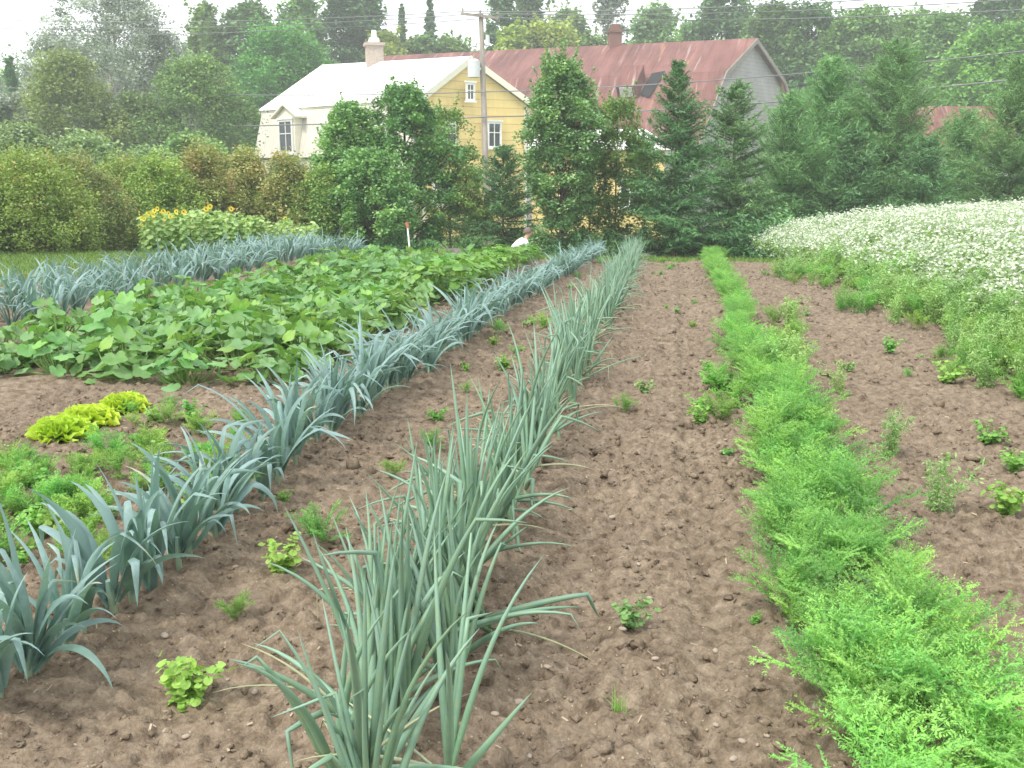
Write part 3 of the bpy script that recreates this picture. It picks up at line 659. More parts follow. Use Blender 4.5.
def near_dec(name, px, top, wpx, D, base, ncl, nl, leaf, prof, lm, label, clr=.22, barkm='bark', **k):
    H = span(px, top, D) / .985; R = wpx / 2 * D / F
    place(decid(rng, H, base, R * 1.08, int(ncl * 1.25), nl, leaf, clr * 1.12, prof, M[barkm], M[lm], name, shoots=int(ncl * .38), **k), px, top, D, label, 'tree', ROW)
near_dec('leafy_tree', 352, 102, 74, 28, .10, 210, 62, .085, prof_col, 'maple', 'bushy green tree before the pale house wall, left of its taller twin', .2, limbs=40, lob=.35)
near_dec('leafy_tree', 406, 86, 104, 28.6, .08, 280, 62, .085, prof_col, 'maple', 'tallest bushy green tree hiding the house\'s left corner', .21, limbs=40, lob=.4)
near_dec('leafy_tree', 372, 150, 90, 26.8, .05, 170, 60, .08, prof_round, 'maple', 'low bushy green tree in front of the two tall bushy ones', .2, limbs=30)
near_dec('thin_birch', 450, 108, 62, 30, .16, 110, 34, .075, prof_round, 'sapling', 'sparse yellowish young birch before the yellow gable', .2, trunk_r=.04, limbs=40)
near_dec('leafy_tree', 561, 60, 62, 26, .22, 300, 62, .075, prof_round, 'linden', 'tall narrow grey green tree with a bare lower trunk', .17, trunk_r=.07, limbs=40, lob=.25)
near_dec('thin_sapling', 617, 98, 60, 27, .22, 120, 42, .075, prof_round, 'sapling', 'slender pale green sapling on a thin trunk beside the columnar tree', .18, trunk_r=.035, limbs=40)
near_dec('thin_sapling', 470, 168, 46, 28.5, .2, 60, 36, .07, prof_round, 'sapling', 'small sparse sapling under the utility pole', .18, trunk_r=.03)
near_dec('thin_sapling', 594, 150, 44, 27.6, .12, 70, 40, .07, prof_round, 'sapling', 'short leafy sapling right of the tall narrow tree, before the yellow outbuilding', .18, trunk_r=.03)
near_dec('thin_sapling', 644, 140, 48, 28.2, .1, 80, 40, .07, prof_round, 'linden', 'dull green sapling close to the left side of the densest spruce', .18, trunk_r=.03)
def near_con(name, px, top, wpx, D, lm, label, **k):
    H = span(px, top, D); R = wpx / 2 * D / F
    place(conifer(rng, H, R * 1.5, name, M[lm], **k), px, top, D, label, 'tree', ROW)
near_con('spruce', 503, 146, 84, 28, 'spruce', 'small dark spruce before the yellow gable wall')
near_con('spruce', 676, 66, 98, 26, 'spruce', 'dense tall spruce at the end of the onion row')
near_con('spruce', 733, 84, 104, 28, 'spruce', 'spruce before the barn\'s grey gable, right of the densest spruce')
L_ = dict(updeg=(40, 8), curve=.35, wisp=.12, wid=.13, nbr=8, power=.6)
near_con('larch', 786, 96, 100, 30, 'larch', 'feathery larch just right of the barn gable', **L_)
near_con('larch', 826, 62, 112, 32, 'larch', 'tall feathery larch between the barn and the red roofed shed', **L_)
near_con('larch', 889, 44, 120, 31, 'larch', 'tallest feathery conifer, before the left end of the red shed', **L_)
near_con('larch', 962, 112, 96, 33, 'larch', 'short feathery larch covering the middle of the red shed', **L_)
near_con('larch', 1012, 62, 104, 30, 'larch', 'feathery larch at the right end of the red shed', **L_)
near_con('spruce', 1075, 80, 110, 31, 'spruce', 'dark spruce at the right end of the tree row')
near_con('spruce', 853, 128, 90, 28.6, 'spruce', 'short spruce between the two tallest feathery conifers')
near_con('spruce', 925, 135, 92, 28.4, 'spruce', 'short dark spruce before the red shed\'s left part')

# shrubs: the rusty hedge on the left and the undergrowth at the feet of the trees
def shrub(rng, H, R, n, nl, leaf, clr, lm, name, tips=.0):
    root = empty(name); cr = NB(); st = NB()
    for k in range(n):
        an = rng.random() * 6.28; u = rng.random() ** .75; r = R * (math.sin(math.pi * min(.97, u * .72 + .26)) ** .6) * rng.random() ** .45
        hh = H * u * (1 - .25 * (r / R) ** 2) * (.85 + .3 * rng.random()) + .05
        c = np.array([r * math.cos(an), r * math.sin(an), hh]); m = int(nl * (.6 + .8 * rng.random())); off = rng.normal(size=(m, 3)) * clr * .6
        cr.leaves(c + off, leaf, rng, .55, .35, np.clip(.42 + tips * rng.random() * u + rng.normal() * .15 + rng.normal(size=m) * .13, 0, 1))
        if k < 26: st.tube([(rng.normal() * R * .1, rng.normal() * R * .1, 0), tuple(c * .5 + np.array([0, 0, H * .05])), tuple(c)], [.022, .015, .005], 5)
    s = st.build('stem', M['bark'], root, True); c = cr.build('foliage', lm, root)
    return kids(root, s, c)
hedge = [(-62, 168, 'g', 110, 20.6), (-18, 163, 'g', 104, 21.2), (28, 160, 'g', 104, 20.8), (76, 166, 'r', 92, 22.6), (120, 168, 'g', 90, 25.2), (160, 166, 'g', 90, 25), (203, 158, 'r', 84, 26), (246, 160, 'r', 74, 27.6), (288, 166, 'r', 74, 26.8), (322, 176, 'g', 60, 26.6)]
hl = ['hedge shrub at the far left beside the next green shrub', 'large olive hedge shrub at the left edge under the pale willows', 'large olive green hedge shrub beside the left edge one', 'hedge shrub with rusty brown tips left of the sunflowers',
      'olive hedge shrub behind the sunflowers\' yellow flower heads', 'yellowish green hedge shrub behind the middle of the sunflower patch', 'buff tipped hedge shrub behind the sunflowers\' right half',
      'buff and brown tipped hedge shrub under the dark trees left of the house', 'rusty red tipped hedge shrub under the house dormer', 'green hedge shrub squeezed between the rusty shrub and the bushy trees']
for (px, top, kd, w, D), lb in zip(hedge, hl):
    H = span(px, top, D); R = w / 2 * D / F * 1.35
    place(shrub(rng, H, R, 520, 52, .0031 * D, .17, M['hedge_rust' if kd == 'r' else 'hedge_green'], 'hedge_shrub', rng.uniform(.28, .4) if kd == 'r' else .22), px, top, D, lb, 'shrub', 'hedge shrubs along the left field edge')
und = Stock([tag(shrub(rng, 1.0, .85, 150, 30, .085, .16, M['linden' if i % 2 else 'spruce'], 'undergrowth_bush', .2), None, 'bush') for i in range(3)])
for i, (px, h) in enumerate([(395, .8), (430, .6), (470, .7), (530, .6), (540, .95), (556, .85), (575, .9), (592, .8), (610, .9), (640, 1.0), (690, 1.2), (715, 1.1), (752, 1.2), (780, 1.3), (820, 1.3), (860, 1.3), (905, 1.3), (950, 1.4), (990, 1.4), (340, .8), (1030, 1.4)]):
    D = 26.3 + (i * 37 % 17) / 10 - .6; und.put(i, gz(px, D), i * 1.3, h, 'low dark green bush at the feet of the trees along the field end', 'low bushes under the tree row')
und.close()
yf = []
for i, (px, py, D) in enumerate(((752, 206, 36), (866, 192, 37))):
    o = shrub(rng, 1.5, 1.1, 60, 20, .09, .18, M['sunflower'], 'goldenrod_bush'); x, y, z = gz(px, D); zt = P(px, py, D).z
    o.location = (x, y, zt - 1.2); tag(o, ['yellow flowering bush behind the spruces near the white box', 'yellow flowering bush at the left end of the white shed wall'][i], 'bush')
    f = NB(); k = 260; an = rng.random(k) * 6.28; r = 1.1 * rng.random(k) ** .5; f.leaves(np.stack([r * np.cos(an), r * np.sin(an), .75 + .65 * rng.random(k)], 1), .11, rng, .9, .5, rng.random(k)); f.build('blossom', M['flower_yellow'], o)
    o.location.z = z
    o.scale = (1, 1, max(.6, (zt + .2 - z) / 1.5))
x, y, z = gz(747, 35); zt = P(747, 203, 35).z
wb = NB(); wb.box((0, 0, .35), .55, .5, .66); wb.box((0, 0, .72), .62, .56, .07); o = wb.build('white_box', M['white_paint']); o.location = (x, y, z); o.scale = (1, 1, max(.5, (zt - z + .15) / .76)); tag(o, 'small white box glimpsed between the spruces beside yellow flowers', 'box')

# background woods
def far_stock(spec):
    return {k: v for k, v in spec.items()}
def far_tree(name, px, top, wpx, D, lm, label, prof=prof_round, base=.16, barkm='bark', ncl=120, nl=52, leaf=None, limbs=26, lob=.35, clr=None, group='trees of the wood behind the farm'):
    H = span(px, top, D); R = wpx / 2 * D / F; leaf = leaf or .0037 * D
    place(decid(rng, H, base, R * 1.08, int(ncl * 2.0), int(nl * .85), leaf, clr or R * .2 + .15, prof, M[barkm], M[lm], name, limbs=limbs, lob=lob, trunk_r=H * .014, shoots=int(ncl * .3)), px, top, D, label, 'tree', group)
far_tree('poplar_tree', 122, -8, 118, 74, 'poplar', 'tall silver leaved poplar with a pale forked trunk', prof_round, .22, 'bark_pale', 120, 105, .17, 60, .7, .85)
far_tree('poplar_tree', 62, 36, 66, 77, 'poplar', 'silver poplar bough leaning left of the tallest poplar', prof_round, .25, 'bark_pale', 100, 56, .17, 40, .45, .75)
far_tree('poplar_tree', 172, 32, 62, 78, 'poplar', 'darker poplar right of the tallest silver poplar', prof_round, .2, 'bark_pale', 100, 56, .17, 30, .45, .75)
far_tree('birch_tree', 74, 56, 92, 60, 'birch', 'round yellowish birch with white limbs below the silver poplar', prof_round, .12, 'bark_pale', 170, 60, .17, 40)
far_tree('birch_tree', 140, 96, 80, 62, 'birch', 'low olive birch under the poplar\'s forked trunk', prof_round, .1, 'bark_pale', 110, 56, .17)
far_tree('birch_tree', 200, 58, 92, 62, 'wood_mid', 'broad dull green tree left of the house with pale twigs', prof_round, .1, 'bark_pale', 200, 60, .17, 50)
far_tree('birch_tree', 244, 92, 60, 84, 'wood_dark', 'dark low tree against the left end of the house', prof_round, .05, 'bark', 120, 60, .17)
far_tree('poplar_tree', 20, 92, 60, 62, 'poplar', 'short grey leaved poplar under the tiny spruce', prof_round, .1, 'bark_pale', 90, 50, .18)
far_tree('woodland_tree', -22, 85, 80, 60, 'wood_dark', 'dark tree cut by the left picture edge')
far_tree('willow', 26, 124, 78, 40, 'willow', 'pale green willow above the hedge at the left edge', prof_round, .05, 'bark', 130, 56, .13, group='pale willows behind the hedge')
far_tree('willow', 88, 133, 84, 41, 'willow', 'pale green willow above the hedge below the yellowish birch', prof_round, .05, 'bark', 130, 56, .13, group='pale willows behind the hedge')
far_tree('willow', 150, 150, 70, 42, 'willow', 'low pale willow left of the darker trees by the house', prof_round, .05, 'bark', 100, 56, .13, group='pale willows behind the hedge')
far_tree('willow', -40, 128, 80, 40, 'willow', 'pale willow mostly beyond the left picture edge', prof_round, .05, 'bark', 100, 56, .13, group='pale willows behind the hedge')
far_tree('woodland_tree', 190, 136, 80, 46, 'wood_mid', 'low green tree rising above the buff tipped hedge', prof_round, .05)
far_tree('maple_tree', 286, 28, 98, 84, 'maple_bright', 'rich green maple rising behind the house roof\'s left end', prof_round, .12, 'bark', 230, 60, .24, 30, .25)
far_tree('woodland_tree', 213, 6, 46, 96, 'wood_mid', 'narrow tree standing up left of the bright maple', prof_col, .2)
far_tree('woodland_tree', 255, 6, 70, 98, 'wood_dark', 'dark tree top right behind the bright maple\'s left shoulder', prof_round, .2)
far_tree('woodland_tree', 308, -8, 60, 100, 'wood_mid', 'tall tree right behind the bright maple\'s top', prof_col, .15)
far_tree('woodland_tree', 357, -22, 76, 104, 'wood_dark', 'tallest dark tree behind the house roof, reaching out of the picture', prof_col, .15, ncl=170)
far_tree('woodland_tree', 390, 36, 60, 100, 'wood_yellow', 'yellow green tree behind the brick chimney')
far_tree('woodland_tree', 425, 38, 56, 102, 'wood_mid', 'round green tree right of the brick chimney')
far_tree('woodland_tree', 455, 40, 52, 104, 'wood_mid', 'round green tree just left of the utility pole')
far_tree('poplar_tree', 503, -18, 34, 108, 'wood_dark', 'narrow grey green poplar right of the utility pole', prof_col, .1)
far_tree('poplar_tree', 528, -22, 46, 112, 'wood_dark', 'broader poplar beside the narrow one right of the pole', prof_col, .1)
far_tree('woodland_tree', 512, 30, 56, 100, 'wood_yellow', 'yellow green crown just right of the utility pole', ncl=140)
far_tree('woodland_tree', 552, 24, 74, 101, 'wood_yellow', 'broad yellow green crown above the left part of the barn roof', ncl=160)
far_tree('woodland_tree', 568, 12, 50, 116, 'wood_mid', 'green tree peering over the broad yellow green crown')
far_tree('poplar_tree', 606, -12, 38, 118, 'poplar', 'sparse grey poplar left of the barn chimney', prof_col, .1, 'bark_pale', 70, 36)
far_tree('woodland_tree', 595, 38, 50, 104, 'wood_mid', 'low green crown just left of the barn chimney')
far_tree('woodland_tree', 650, 10, 58, 112, 'wood_mid', 'round green tree just right of the barn chimney')
far_tree('woodland_tree', 682, 26, 56, 108, 'wood_mid', 'green crown above the middle of the barn roof')
far_tree('woodland_tree', 716, -10, 70, 104, 'wood_dark', 'dense dark round tree above the barn ridge\'s right part', ncl=170)
far_tree('woodland_tree', 764, 8, 70, 98, 'wood_mid', 'green tree above the barn\'s gable peak', ncl=150)
far_tree('woodland_tree', 806, 6, 80, 96, 'wood_dark', 'dark green tree behind the feathery larches left of the tall one', ncl=160)
far_tree('woodland_tree', 852, 12, 86, 92, 'wood_mid', 'yellowish green tree behind the gap of the two tall larches', ncl=180)
far_tree('woodland_tree', 898, 16, 70, 96, 'wood_mid', 'green tree directly behind the tallest larch', ncl=150)
far_tree('woodland_tree', 932, 18, 80, 90, 'wood_mid', 'green tree above the red shed\'s left half', ncl=170)
far_tree('maple_tree', 985, 30, 112, 78, 'maple_bright', 'bright green maple above the red shed roof', ncl=230, base=.1)
far_tree('woodland_tree', 990, -14, 80, 98, 'wood_dark', 'dark tall tree behind the bright maple near the right edge', ncl=160)
far_tree('woodland_tree', 1050, -8, 100, 88, 'wood_mid', 'green tree cut by the right picture edge', ncl=180)
def far_con(px, top, wpx, D, label):
    H = span(px, top, D); R = wpx / 2 * D / F
    place(conifer(rng, H, R, 'spruce', M['spruce'], needle=.55, whorl=.6, nbr=7, base=.1, wid=.35, curve=.1, power=.9), px, top, D, label, 'tree', 'trees of the wood behind the farm')
far_con(20, 60, 46, 72, 'tiny dark spruce tip at the far left above the grey poplar')
far_con(405, 11, 46, 112, 'small blurred spruce right of the brick chimney, left of its darker twin')
far_con(432, -3, 46, 114, 'small dark pointed spruce against the sky left of the pole')
far_con(738, 22, 46, 118, 'spruce tip above the barn\'s ridge end')
fill = Stock([tag(decid(rng, 15, .05, 4.6, 110, 44, .36, 1.6, prof_round, M['bark'], M['wood_mid' if i % 2 else 'wood_dark'], 'woodland_tree', limbs=10), None, 'tree') for i in range(4)])
for i, px in enumerate(list(range(-140, 1190, 46))):
    D = 124 + (i * 31 % 13) * 1.3; x, y, z = gz(px, D); h = span(px, 52 + (i * 29 % 11) * 3.2 - 14, D) / 15
    fill.put(i, (x, y, z - .2), i * .9, h, 'green woodland tree filling the gaps low behind the farm roofs', 'trees deep in the wood')
fill.close()

# ------------------------------------------------------------------ crops: leaf shapes
def ribbon(nb, rng, base, phi, th0, bend, L, w, n=10, fold=.25, kink=None, tints=(.5, .5), floor=.012, twist=0, tube=False, power=1.6, wprof=None):
    pos = np.array(base, float); P_, S_, N_, W_, T_ = [], [], [], [], []
    th = th0; ds = L / n
    for i in range(n + 1):
        t = i / n
        d = np.array([math.sin(th) * math.cos(phi), math.sin(th) * math.sin(phi), math.cos(th)])
        side = np.array([-math.sin(phi), math.cos(phi), 0]); nrm = np.cross(d, side); tw = twist * t
        s2 = side * math.cos(tw) + nrm * math.sin(tw); n2 = -side * math.sin(tw) + nrm * math.cos(tw)
        P_.append(pos.copy()); S_.append(s2); N_.append(n2); W_.append(w * wprof(t)); T_.append(tints[0] + (tints[1] - tints[0]) * t)
        th += bend * power * (t ** (power - 1)) / n
        if kink and abs(t - kink[0]) < .5 / n: th += kink[1]
        th = min(th, 3.0)
        pos = pos + d * ds
        if pos[2] < floor: pos[2] = floor; th = min(th, 1.62)
    P_, S_, N_, W_ = map(np.array, (P_, S_, N_, W_)); W_ = W_[:, None]
    if tube: nb.tube(P_, W_[:, 0] / 2, 6, np.array(T_), cap=True)
    else:
        v = np.stack([P_ + S_ * W_ / 2 - N_ * W_ * fold, P_, P_ - S_ * W_ / 2 - N_ * W_ * fold], 1).reshape(-1, 3)
        f = [];
        for i in range(n):
            a = i * 3; f += [(a, a + 1, a + 4, a + 3), (a + 1, a + 2, a + 5, a + 4)]
        nb.add(v, f, np.repeat(np.array(T_[:-1]), 2) + np.tile([.03, -.03], n))
    return P_, S_, N_
wl = lambda t: (.75 + .25 * min(1, t * 4)) * (1 - t ** 2.6) + .01
wt = lambda t: (.55 + .45 * min(1, t * 4)) * (1 - t) ** .62 + .03
def leek(rng):
    lv = NB(); st = NB(); ph = rng.normal() * .5; h = .08 + .04 * rng.random()
    st.tube([(0, 0, -.03), (0, 0, h * .5), (0, 0, h), (0, 0, h + .04)], [.014, .014, .017, .012], 8, [0, .5, 1, 1])
    n = 9 + int(rng.random() * 3)
    for k in range(n):
        t = k / (n - 1); sd_ = k % 2; p = ph + sd_ * math.pi + rng.normal() * .38
        L = (.50 - .10 * abs(t - .5) + rng.normal() * .05) * (1.4 if rng.random() < .3 and t < .45 else 1)
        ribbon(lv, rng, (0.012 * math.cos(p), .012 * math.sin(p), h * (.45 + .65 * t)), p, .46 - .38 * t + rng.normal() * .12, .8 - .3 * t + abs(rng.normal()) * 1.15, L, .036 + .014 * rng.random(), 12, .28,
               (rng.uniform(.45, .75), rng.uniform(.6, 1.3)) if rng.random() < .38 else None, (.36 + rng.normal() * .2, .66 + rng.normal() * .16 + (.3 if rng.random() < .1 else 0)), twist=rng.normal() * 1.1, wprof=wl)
    return lv, st
def onion(rng):
    lv = NB(); st = NB()
    for q in range(1):
        st.tube([(0, 0, -.02), (0, 0, .02), (0, 0, .07), (0, 0, .12)], [.011, .014, .011, .010], 8, [.2, .5, .9, 1])
        n = 7 + int(rng.random() * 3)
        for k in range(n):
            p = rng.random() * 6.28; up = rng.random() < .8
            L = (.60 + rng.normal() * .09) * (1 if up else .8)
            dead = (not up) and rng.random() < .3
            ribbon(lv, rng, (rng.normal() * .006, rng.normal() * .006, .03 + .06 * rng.random()), p, abs(rng.normal()) * .2 + .03 if up else .9 + rng.random() * .4, rng.uniform(-.1, .8) if up else rng.uniform(.4, .9), L, (.021 + .011 * rng.random()) * (.5 if dead else 1), 10, 0,
                   (rng.uniform(.4, .8), rng.uniform(.7, 1.8)) if rng.random() < .2 else None, (.36 + rng.normal() * .14, .62 + rng.normal() * .12) if not dead else (.95, 1), wprof=wt, tube=True, power=1.9)
    return lv, st
def plant_stock(fn, n, name, lm, sm, cat, seed):
    rng = np.random.default_rng(seed); out = []
    for i in range(n):
        lv, st = fn(rng); o = lv.build(name, lm, smooth=True); s = st.build('stem', sm, o, True); kids(o, s); tag(o, None, cat); out.append(o)
    return Stock(out)
rng = np.random.default_rng(5); R_ = random.Random(5)

# ----- leeks: the row in the foreground, then the two rows of the far left bed
ORD = ['nearest', 'second', 'third', 'fourth', 'fifth', 'sixth', 'seventh', 'eighth', 'ninth', 'tenth', 'eleventh', 'twelfth']
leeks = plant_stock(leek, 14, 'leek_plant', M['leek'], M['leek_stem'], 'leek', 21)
y = G(-40, 730)[1]; i = 0
while y < FIELD_END + .9:
    x = float(leek_x(y)) + R_.gauss(0, .03) + .02 * math.sin(y * .9)
    if i < 12: lb = f'{ORD[i]} blue green leek from the near end of the foreground leek row' if i else 'nearest blue green leek, at the near end of the foreground leek row'
    elif y < 6.5: lb = 'arching blue green leek of the foreground row, beside the lettuces and feathery weeds'
    elif y < 11.5: lb = 'blue green leek of the foreground row, beside the big leaved squash patch'
    elif y < 15.5: lb = 'blue green leek of the foreground row, beside the low bean bushes'
    else: lb = 'small looking blue green leek at the far end of the foreground row'
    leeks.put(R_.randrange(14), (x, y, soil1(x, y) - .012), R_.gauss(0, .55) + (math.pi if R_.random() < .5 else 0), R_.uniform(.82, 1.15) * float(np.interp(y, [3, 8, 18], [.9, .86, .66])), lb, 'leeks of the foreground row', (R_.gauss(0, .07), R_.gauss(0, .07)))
    y += R_.choice((R_.uniform(.06, .12), R_.uniform(.09, .14), R_.uniform(.15, .22))); i += 1
nleek = i
bx0 = G(20, 328)[0]
for r, dx in enumerate((0, -.55, -1.1)):
    y = 8.6 + r * .3
    while y < 21.5 and nleek < 296:
        x = bx0 + dx + R_.gauss(0, .06)
        lb = ['blue green leek of the left bed, in the front row touching the squash', 'blue green leek of the left bed, in its middle row', 'blue green leek of the left bed, in the back row by the sunflowers'][r]
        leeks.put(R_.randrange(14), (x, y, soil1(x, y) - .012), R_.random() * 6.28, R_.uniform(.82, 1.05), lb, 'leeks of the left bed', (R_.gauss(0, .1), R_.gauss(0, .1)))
        y += R_.uniform(.2, .28); nleek += 1
leeks.close()
# a long bent leaf lying over the soil from the foreground row is part of the fourth leek (a drooping outer leaf)

# ----- onions
onions = plant_stock(onion, 16, 'onion_plant', M['onion'], M['onion_stem'], 'onion', 31)
y = 1.95; i = 0
while y < FIELD_END + .7:
    x = ONION_X + R_.gauss(0, .1 if y < 3.6 else .06) + .03 * math.sin(y * 1.3)
    if i < 12: lb = f'{ORD[i]} grey green onion plant from the near end of the onion row' if i else 'nearest grey green onion plant at the bottom edge of the picture'
    elif y < 6: lb = 'grey green onion plant in the near stretch of the row, beyond the first dozen'
    elif y < 11: lb = 'grey green onion plant in the middle stretch of the onion row'
    else: lb = 'grey green onion plant in the far stretch of the onion row'
    onions.put(R_.randrange(16), (x, y, soil1(x, y) - .005), R_.random() * 6.28, R_.uniform(.8, 1.12) * float(np.interp(y, [2, 6, 11, 18], [1, .95, .82, .68])), lb, 'onions of the row beside the bare path', (R_.gauss(0, .07), R_.gauss(-.22 if y < 3.6 else -.1, .12)))
    y += R_.choice((R_.uniform(.06, .1), R_.uniform(.13, .24) if y > 3.6 else R_.uniform(.03, .07))) if y < 12 else R_.uniform(.11, .16); i += 1
onions.close()

# ----- carrots: feathery fronds
def frond(nb, rng, base, p, th, L, bend=.9):
    n = 13; pts, S, N = ribbon(nb, rng, base, p, th, bend, L, .005, n, .2, None, (.3, .4), wprof=lambda t: 1 - .7 * t, power=1.7)
    C, Dd, T, Z = [], [], [], []
    tn = .45 + rng.normal() * .2
    for i in range(4, n + 1):
        t = (i - 4) / (n - 4); pl = L * .26 * (max(0, math.sin(math.pi * (t * .8 + .2))) ** .8) + .006
        d0 = pts[i] - pts[i - 1]; d0 /= np.linalg.norm(d0) + 1e-9
        for s in (-1, 1):
            dr = d0 * .7 + S[i] * s * .8 + N[i] * rng.normal() * .3; dr /= np.linalg.norm(dr); m = max(2, int(pl / .006))
            for q in range(m):
                f = (q + .6) / m; b = pts[i] + dr * pl * f
                for s2 in (-1, 1):
                    dd = dr * .7 + (d0 * .8 - S[i] * .25 * s) * s2 + rng.normal(size=3) * .25
                    C.append(b + dd * .005); Dd.append(dd); T.append(tn + .2 * t + rng.normal() * .1); Z.append(.0145 * (1.15 - .45 * f))
    nb.leaves(np.array(C), np.array(Z), rng, .38, .5, np.clip(T, 0, 1), np.array(Dd))
def carrot(rng):
    nb = NB(); n = 11
    for k in range(n):
        u = k / n; frond(nb, rng, (rng.normal() * .008, rng.normal() * .008, 0), k * 2.4 + rng.normal() * .3, .12 + .58 * u + rng.normal() * .1, (.36 - .08 * u) * rng.uniform(.85, 1.15), .75 + .5 * rng.random())
    return nb
rng = np.random.default_rng(41)
cst = []
for i in range(9):
    o = carrot(rng).build('carrot_plant', M['carrot']); tag(o, None, 'carrot'); cst.append(o)
carrots = Stock(cst); y = 2.2; i = 0; col = 0
while y < FIELD_END + 1.0:
    for col in ((-1, 1) if y < 9 else (0,)):
        x = CARROT_X - .02 + col * (.12 if y < 3.8 else .09 if y < 6 else .07) + R_.gauss(0, .05) + .04 * math.sin(y * 1.1); yy = y + R_.uniform(-.05, .05)
        lb = 'feathery bright green carrot plant at the near end of the row, by the picture corner' if y < 3.4 else 'feathery bright green carrot plant in the near half of the carrot row' if y < 8 else 'feathery bright green carrot plant in the far half of the carrot row'
        carrots.put(R_.randrange(9), (x, yy, soil1(x, yy) - .005), R_.random() * 6.28, R_.uniform(.68, 1.15) * (.8 if y > 6 else .9 if y > 3.8 else .94), lb, 'carrots of the row', (R_.gauss(0, .08), R_.gauss(.04, .08)))
        i += 1
    y += R_.uniform(.1, .135) if y < 9 else R_.uniform(.095, .14)
carrots.close()

# ----- squash: big lobed leaves on upright stalks
def big_leaf(nb, rng, c, p, tilt, R, tint, mat=0, lobes=5, cup=.22):
    k = 20; an = np.linspace(0, 2 * np.pi, k, endpoint=False)
    r = R * (1 + .10 * np.cos(lobes * an) - .03 * np.cos(2 * lobes * an) + rng.normal(size=k) * .03); r *= np.where(np.abs(an - np.pi) < .3, .5, 1)
    rip = rng.random() * 6
    rings = []
    for f in (.5, 1):
        z = cup * R * f ** 2 * (1 if rng.random() < .6 else -.7) + .09 * R * f * np.sin(3 * an + rip) + rng.normal(size=k) * .018 * R
        rings.append(np.stack([r * f * np.cos(an), r * f * np.sin(an), z], 1))
    v = np.concatenate([[[0, 0, 0]], *rings])
    ct, st_ = math.cos(tilt), math.sin(tilt); v = np.stack([v[:, 0] * ct + v[:, 2] * st_, v[:, 1], -v[:, 0] * st_ + v[:, 2] * ct], 1)
    cp, sp = math.cos(p), math.sin(p); v = np.stack([v[:, 0] * cp - v[:, 1] * sp, v[:, 0] * sp + v[:, 1] * cp, v[:, 2]], 1) + np.array(c)
    j = np.arange(k); j2 = (j + 1) % k
    nb.add(v, np.stack([np.zeros(k, int), 1 + j, 1 + j2], 1), tint, mat)
    nb.F.append(np.stack([1 + j, 1 + k + j, 1 + k + j2, 1 + j2], 1) + nb.n - len(v)); nb.T.append(np.full(k, tint, np.float32) + .04); nb.M.append(np.full(k, mat, np.int32))
def squash(rng):
    lv, st = NB(), NB(); n = 34
    for k in range(n):
        a = rng.random() * 6.28; r = .42 * rng.random() ** .6; h = rng.uniform(.05, .44) * (1 - 1.15 * r)
        c = np.array([r * math.cos(a), r * math.sin(a), h]); b = np.array([r * .45 * math.cos(a + .4), r * .45 * math.sin(a + .4), 0])
        st.tube([b, b * .4 + c * .6 + np.array([0, 0, -.12 * h]), c], [.009, .007, .005], 6, rng.random())
        big_leaf(lv, rng, c, a + rng.normal() * .7, .45 + rng.normal() * .3, rng.uniform(.06, .105), float(np.clip(.5 + rng.normal() * .26, 0, 1)), cup=.22)
    return lv, st
squashes = plant_stock(squash, 10, 'squash_plant', M['squash'], M['squash_stem'], 'squash', 51)
xr, xl = -3.02, bx0 + .85
y = 7.2; rows = 0
while y < 17.8:
    right = xr - .25 * max(0, (y - 11.5)) * .35; x = right + R_.uniform(-.1, .05)
    left = xl
    while x > left:
        yy = y + R_.gauss(0, .1); near = rows < 1
        lb = 'large leaved squash plant on the near edge of the squash patch' if near else 'large leaved squash plant on the patch\'s edge towards the leek row' if x > right - .4 else 'large leaved squash plant on the patch\'s edge by the left leek bed' if x < left + .5 else 'large leaved squash plant within the squash patch'
        squashes.put(R_.randrange(10), (x, yy, soil1(x, yy) - .01), R_.random() * 6.28, R_.uniform(.76, 1.0) * (.95 if near else 1), lb, 'squash plants of the patch')
        x -= R_.uniform(.48, .62)
    y += .55 if y < 12 else .68; rows += 1
squashes.close()
# bean bushes beyond the squash
def bean(rng):
    lv, st = NB(), NB()
    for k in range(46):
        a = rng.random() * 6.28; r = .22 * rng.random() ** .5; h = rng.uniform(.12, .46); c = np.array([r * math.cos(a), r * math.sin(a), h])
        big_leaf(lv, rng, c, a, .5 + rng.normal() * .3, rng.uniform(.04, .065), float(np.clip(.5 + rng.normal() * .22, 0, 1)), lobes=1, cup=.1)
        if k < 10: st.tube([(0, 0, 0), tuple(c * .6), tuple(c)], [.006, .005, .003], 5)
    return lv, st
beans = plant_stock(bean, 5, 'bean_plant', M['bean'], M['squash_stem'], 'bean plant', 61)
y = 12.2; bxr = G(505, 275)[0]
while y < 20.2:
    for dx in (0, -.42):
        x = bxr + dx + R_.gauss(0, .05)
        beans.put(R_.randrange(5), (x, y + dx * .3, soil1(x, y) - .01), R_.random() * 6.28, R_.uniform(.9, 1.15) * float(np.interp(y, [12, 20], [1, .55])), 'bright green bean bush in the short double row between squash and leeks', 'bean bushes')
    y += R_.uniform(.32, .42)
beans.close()
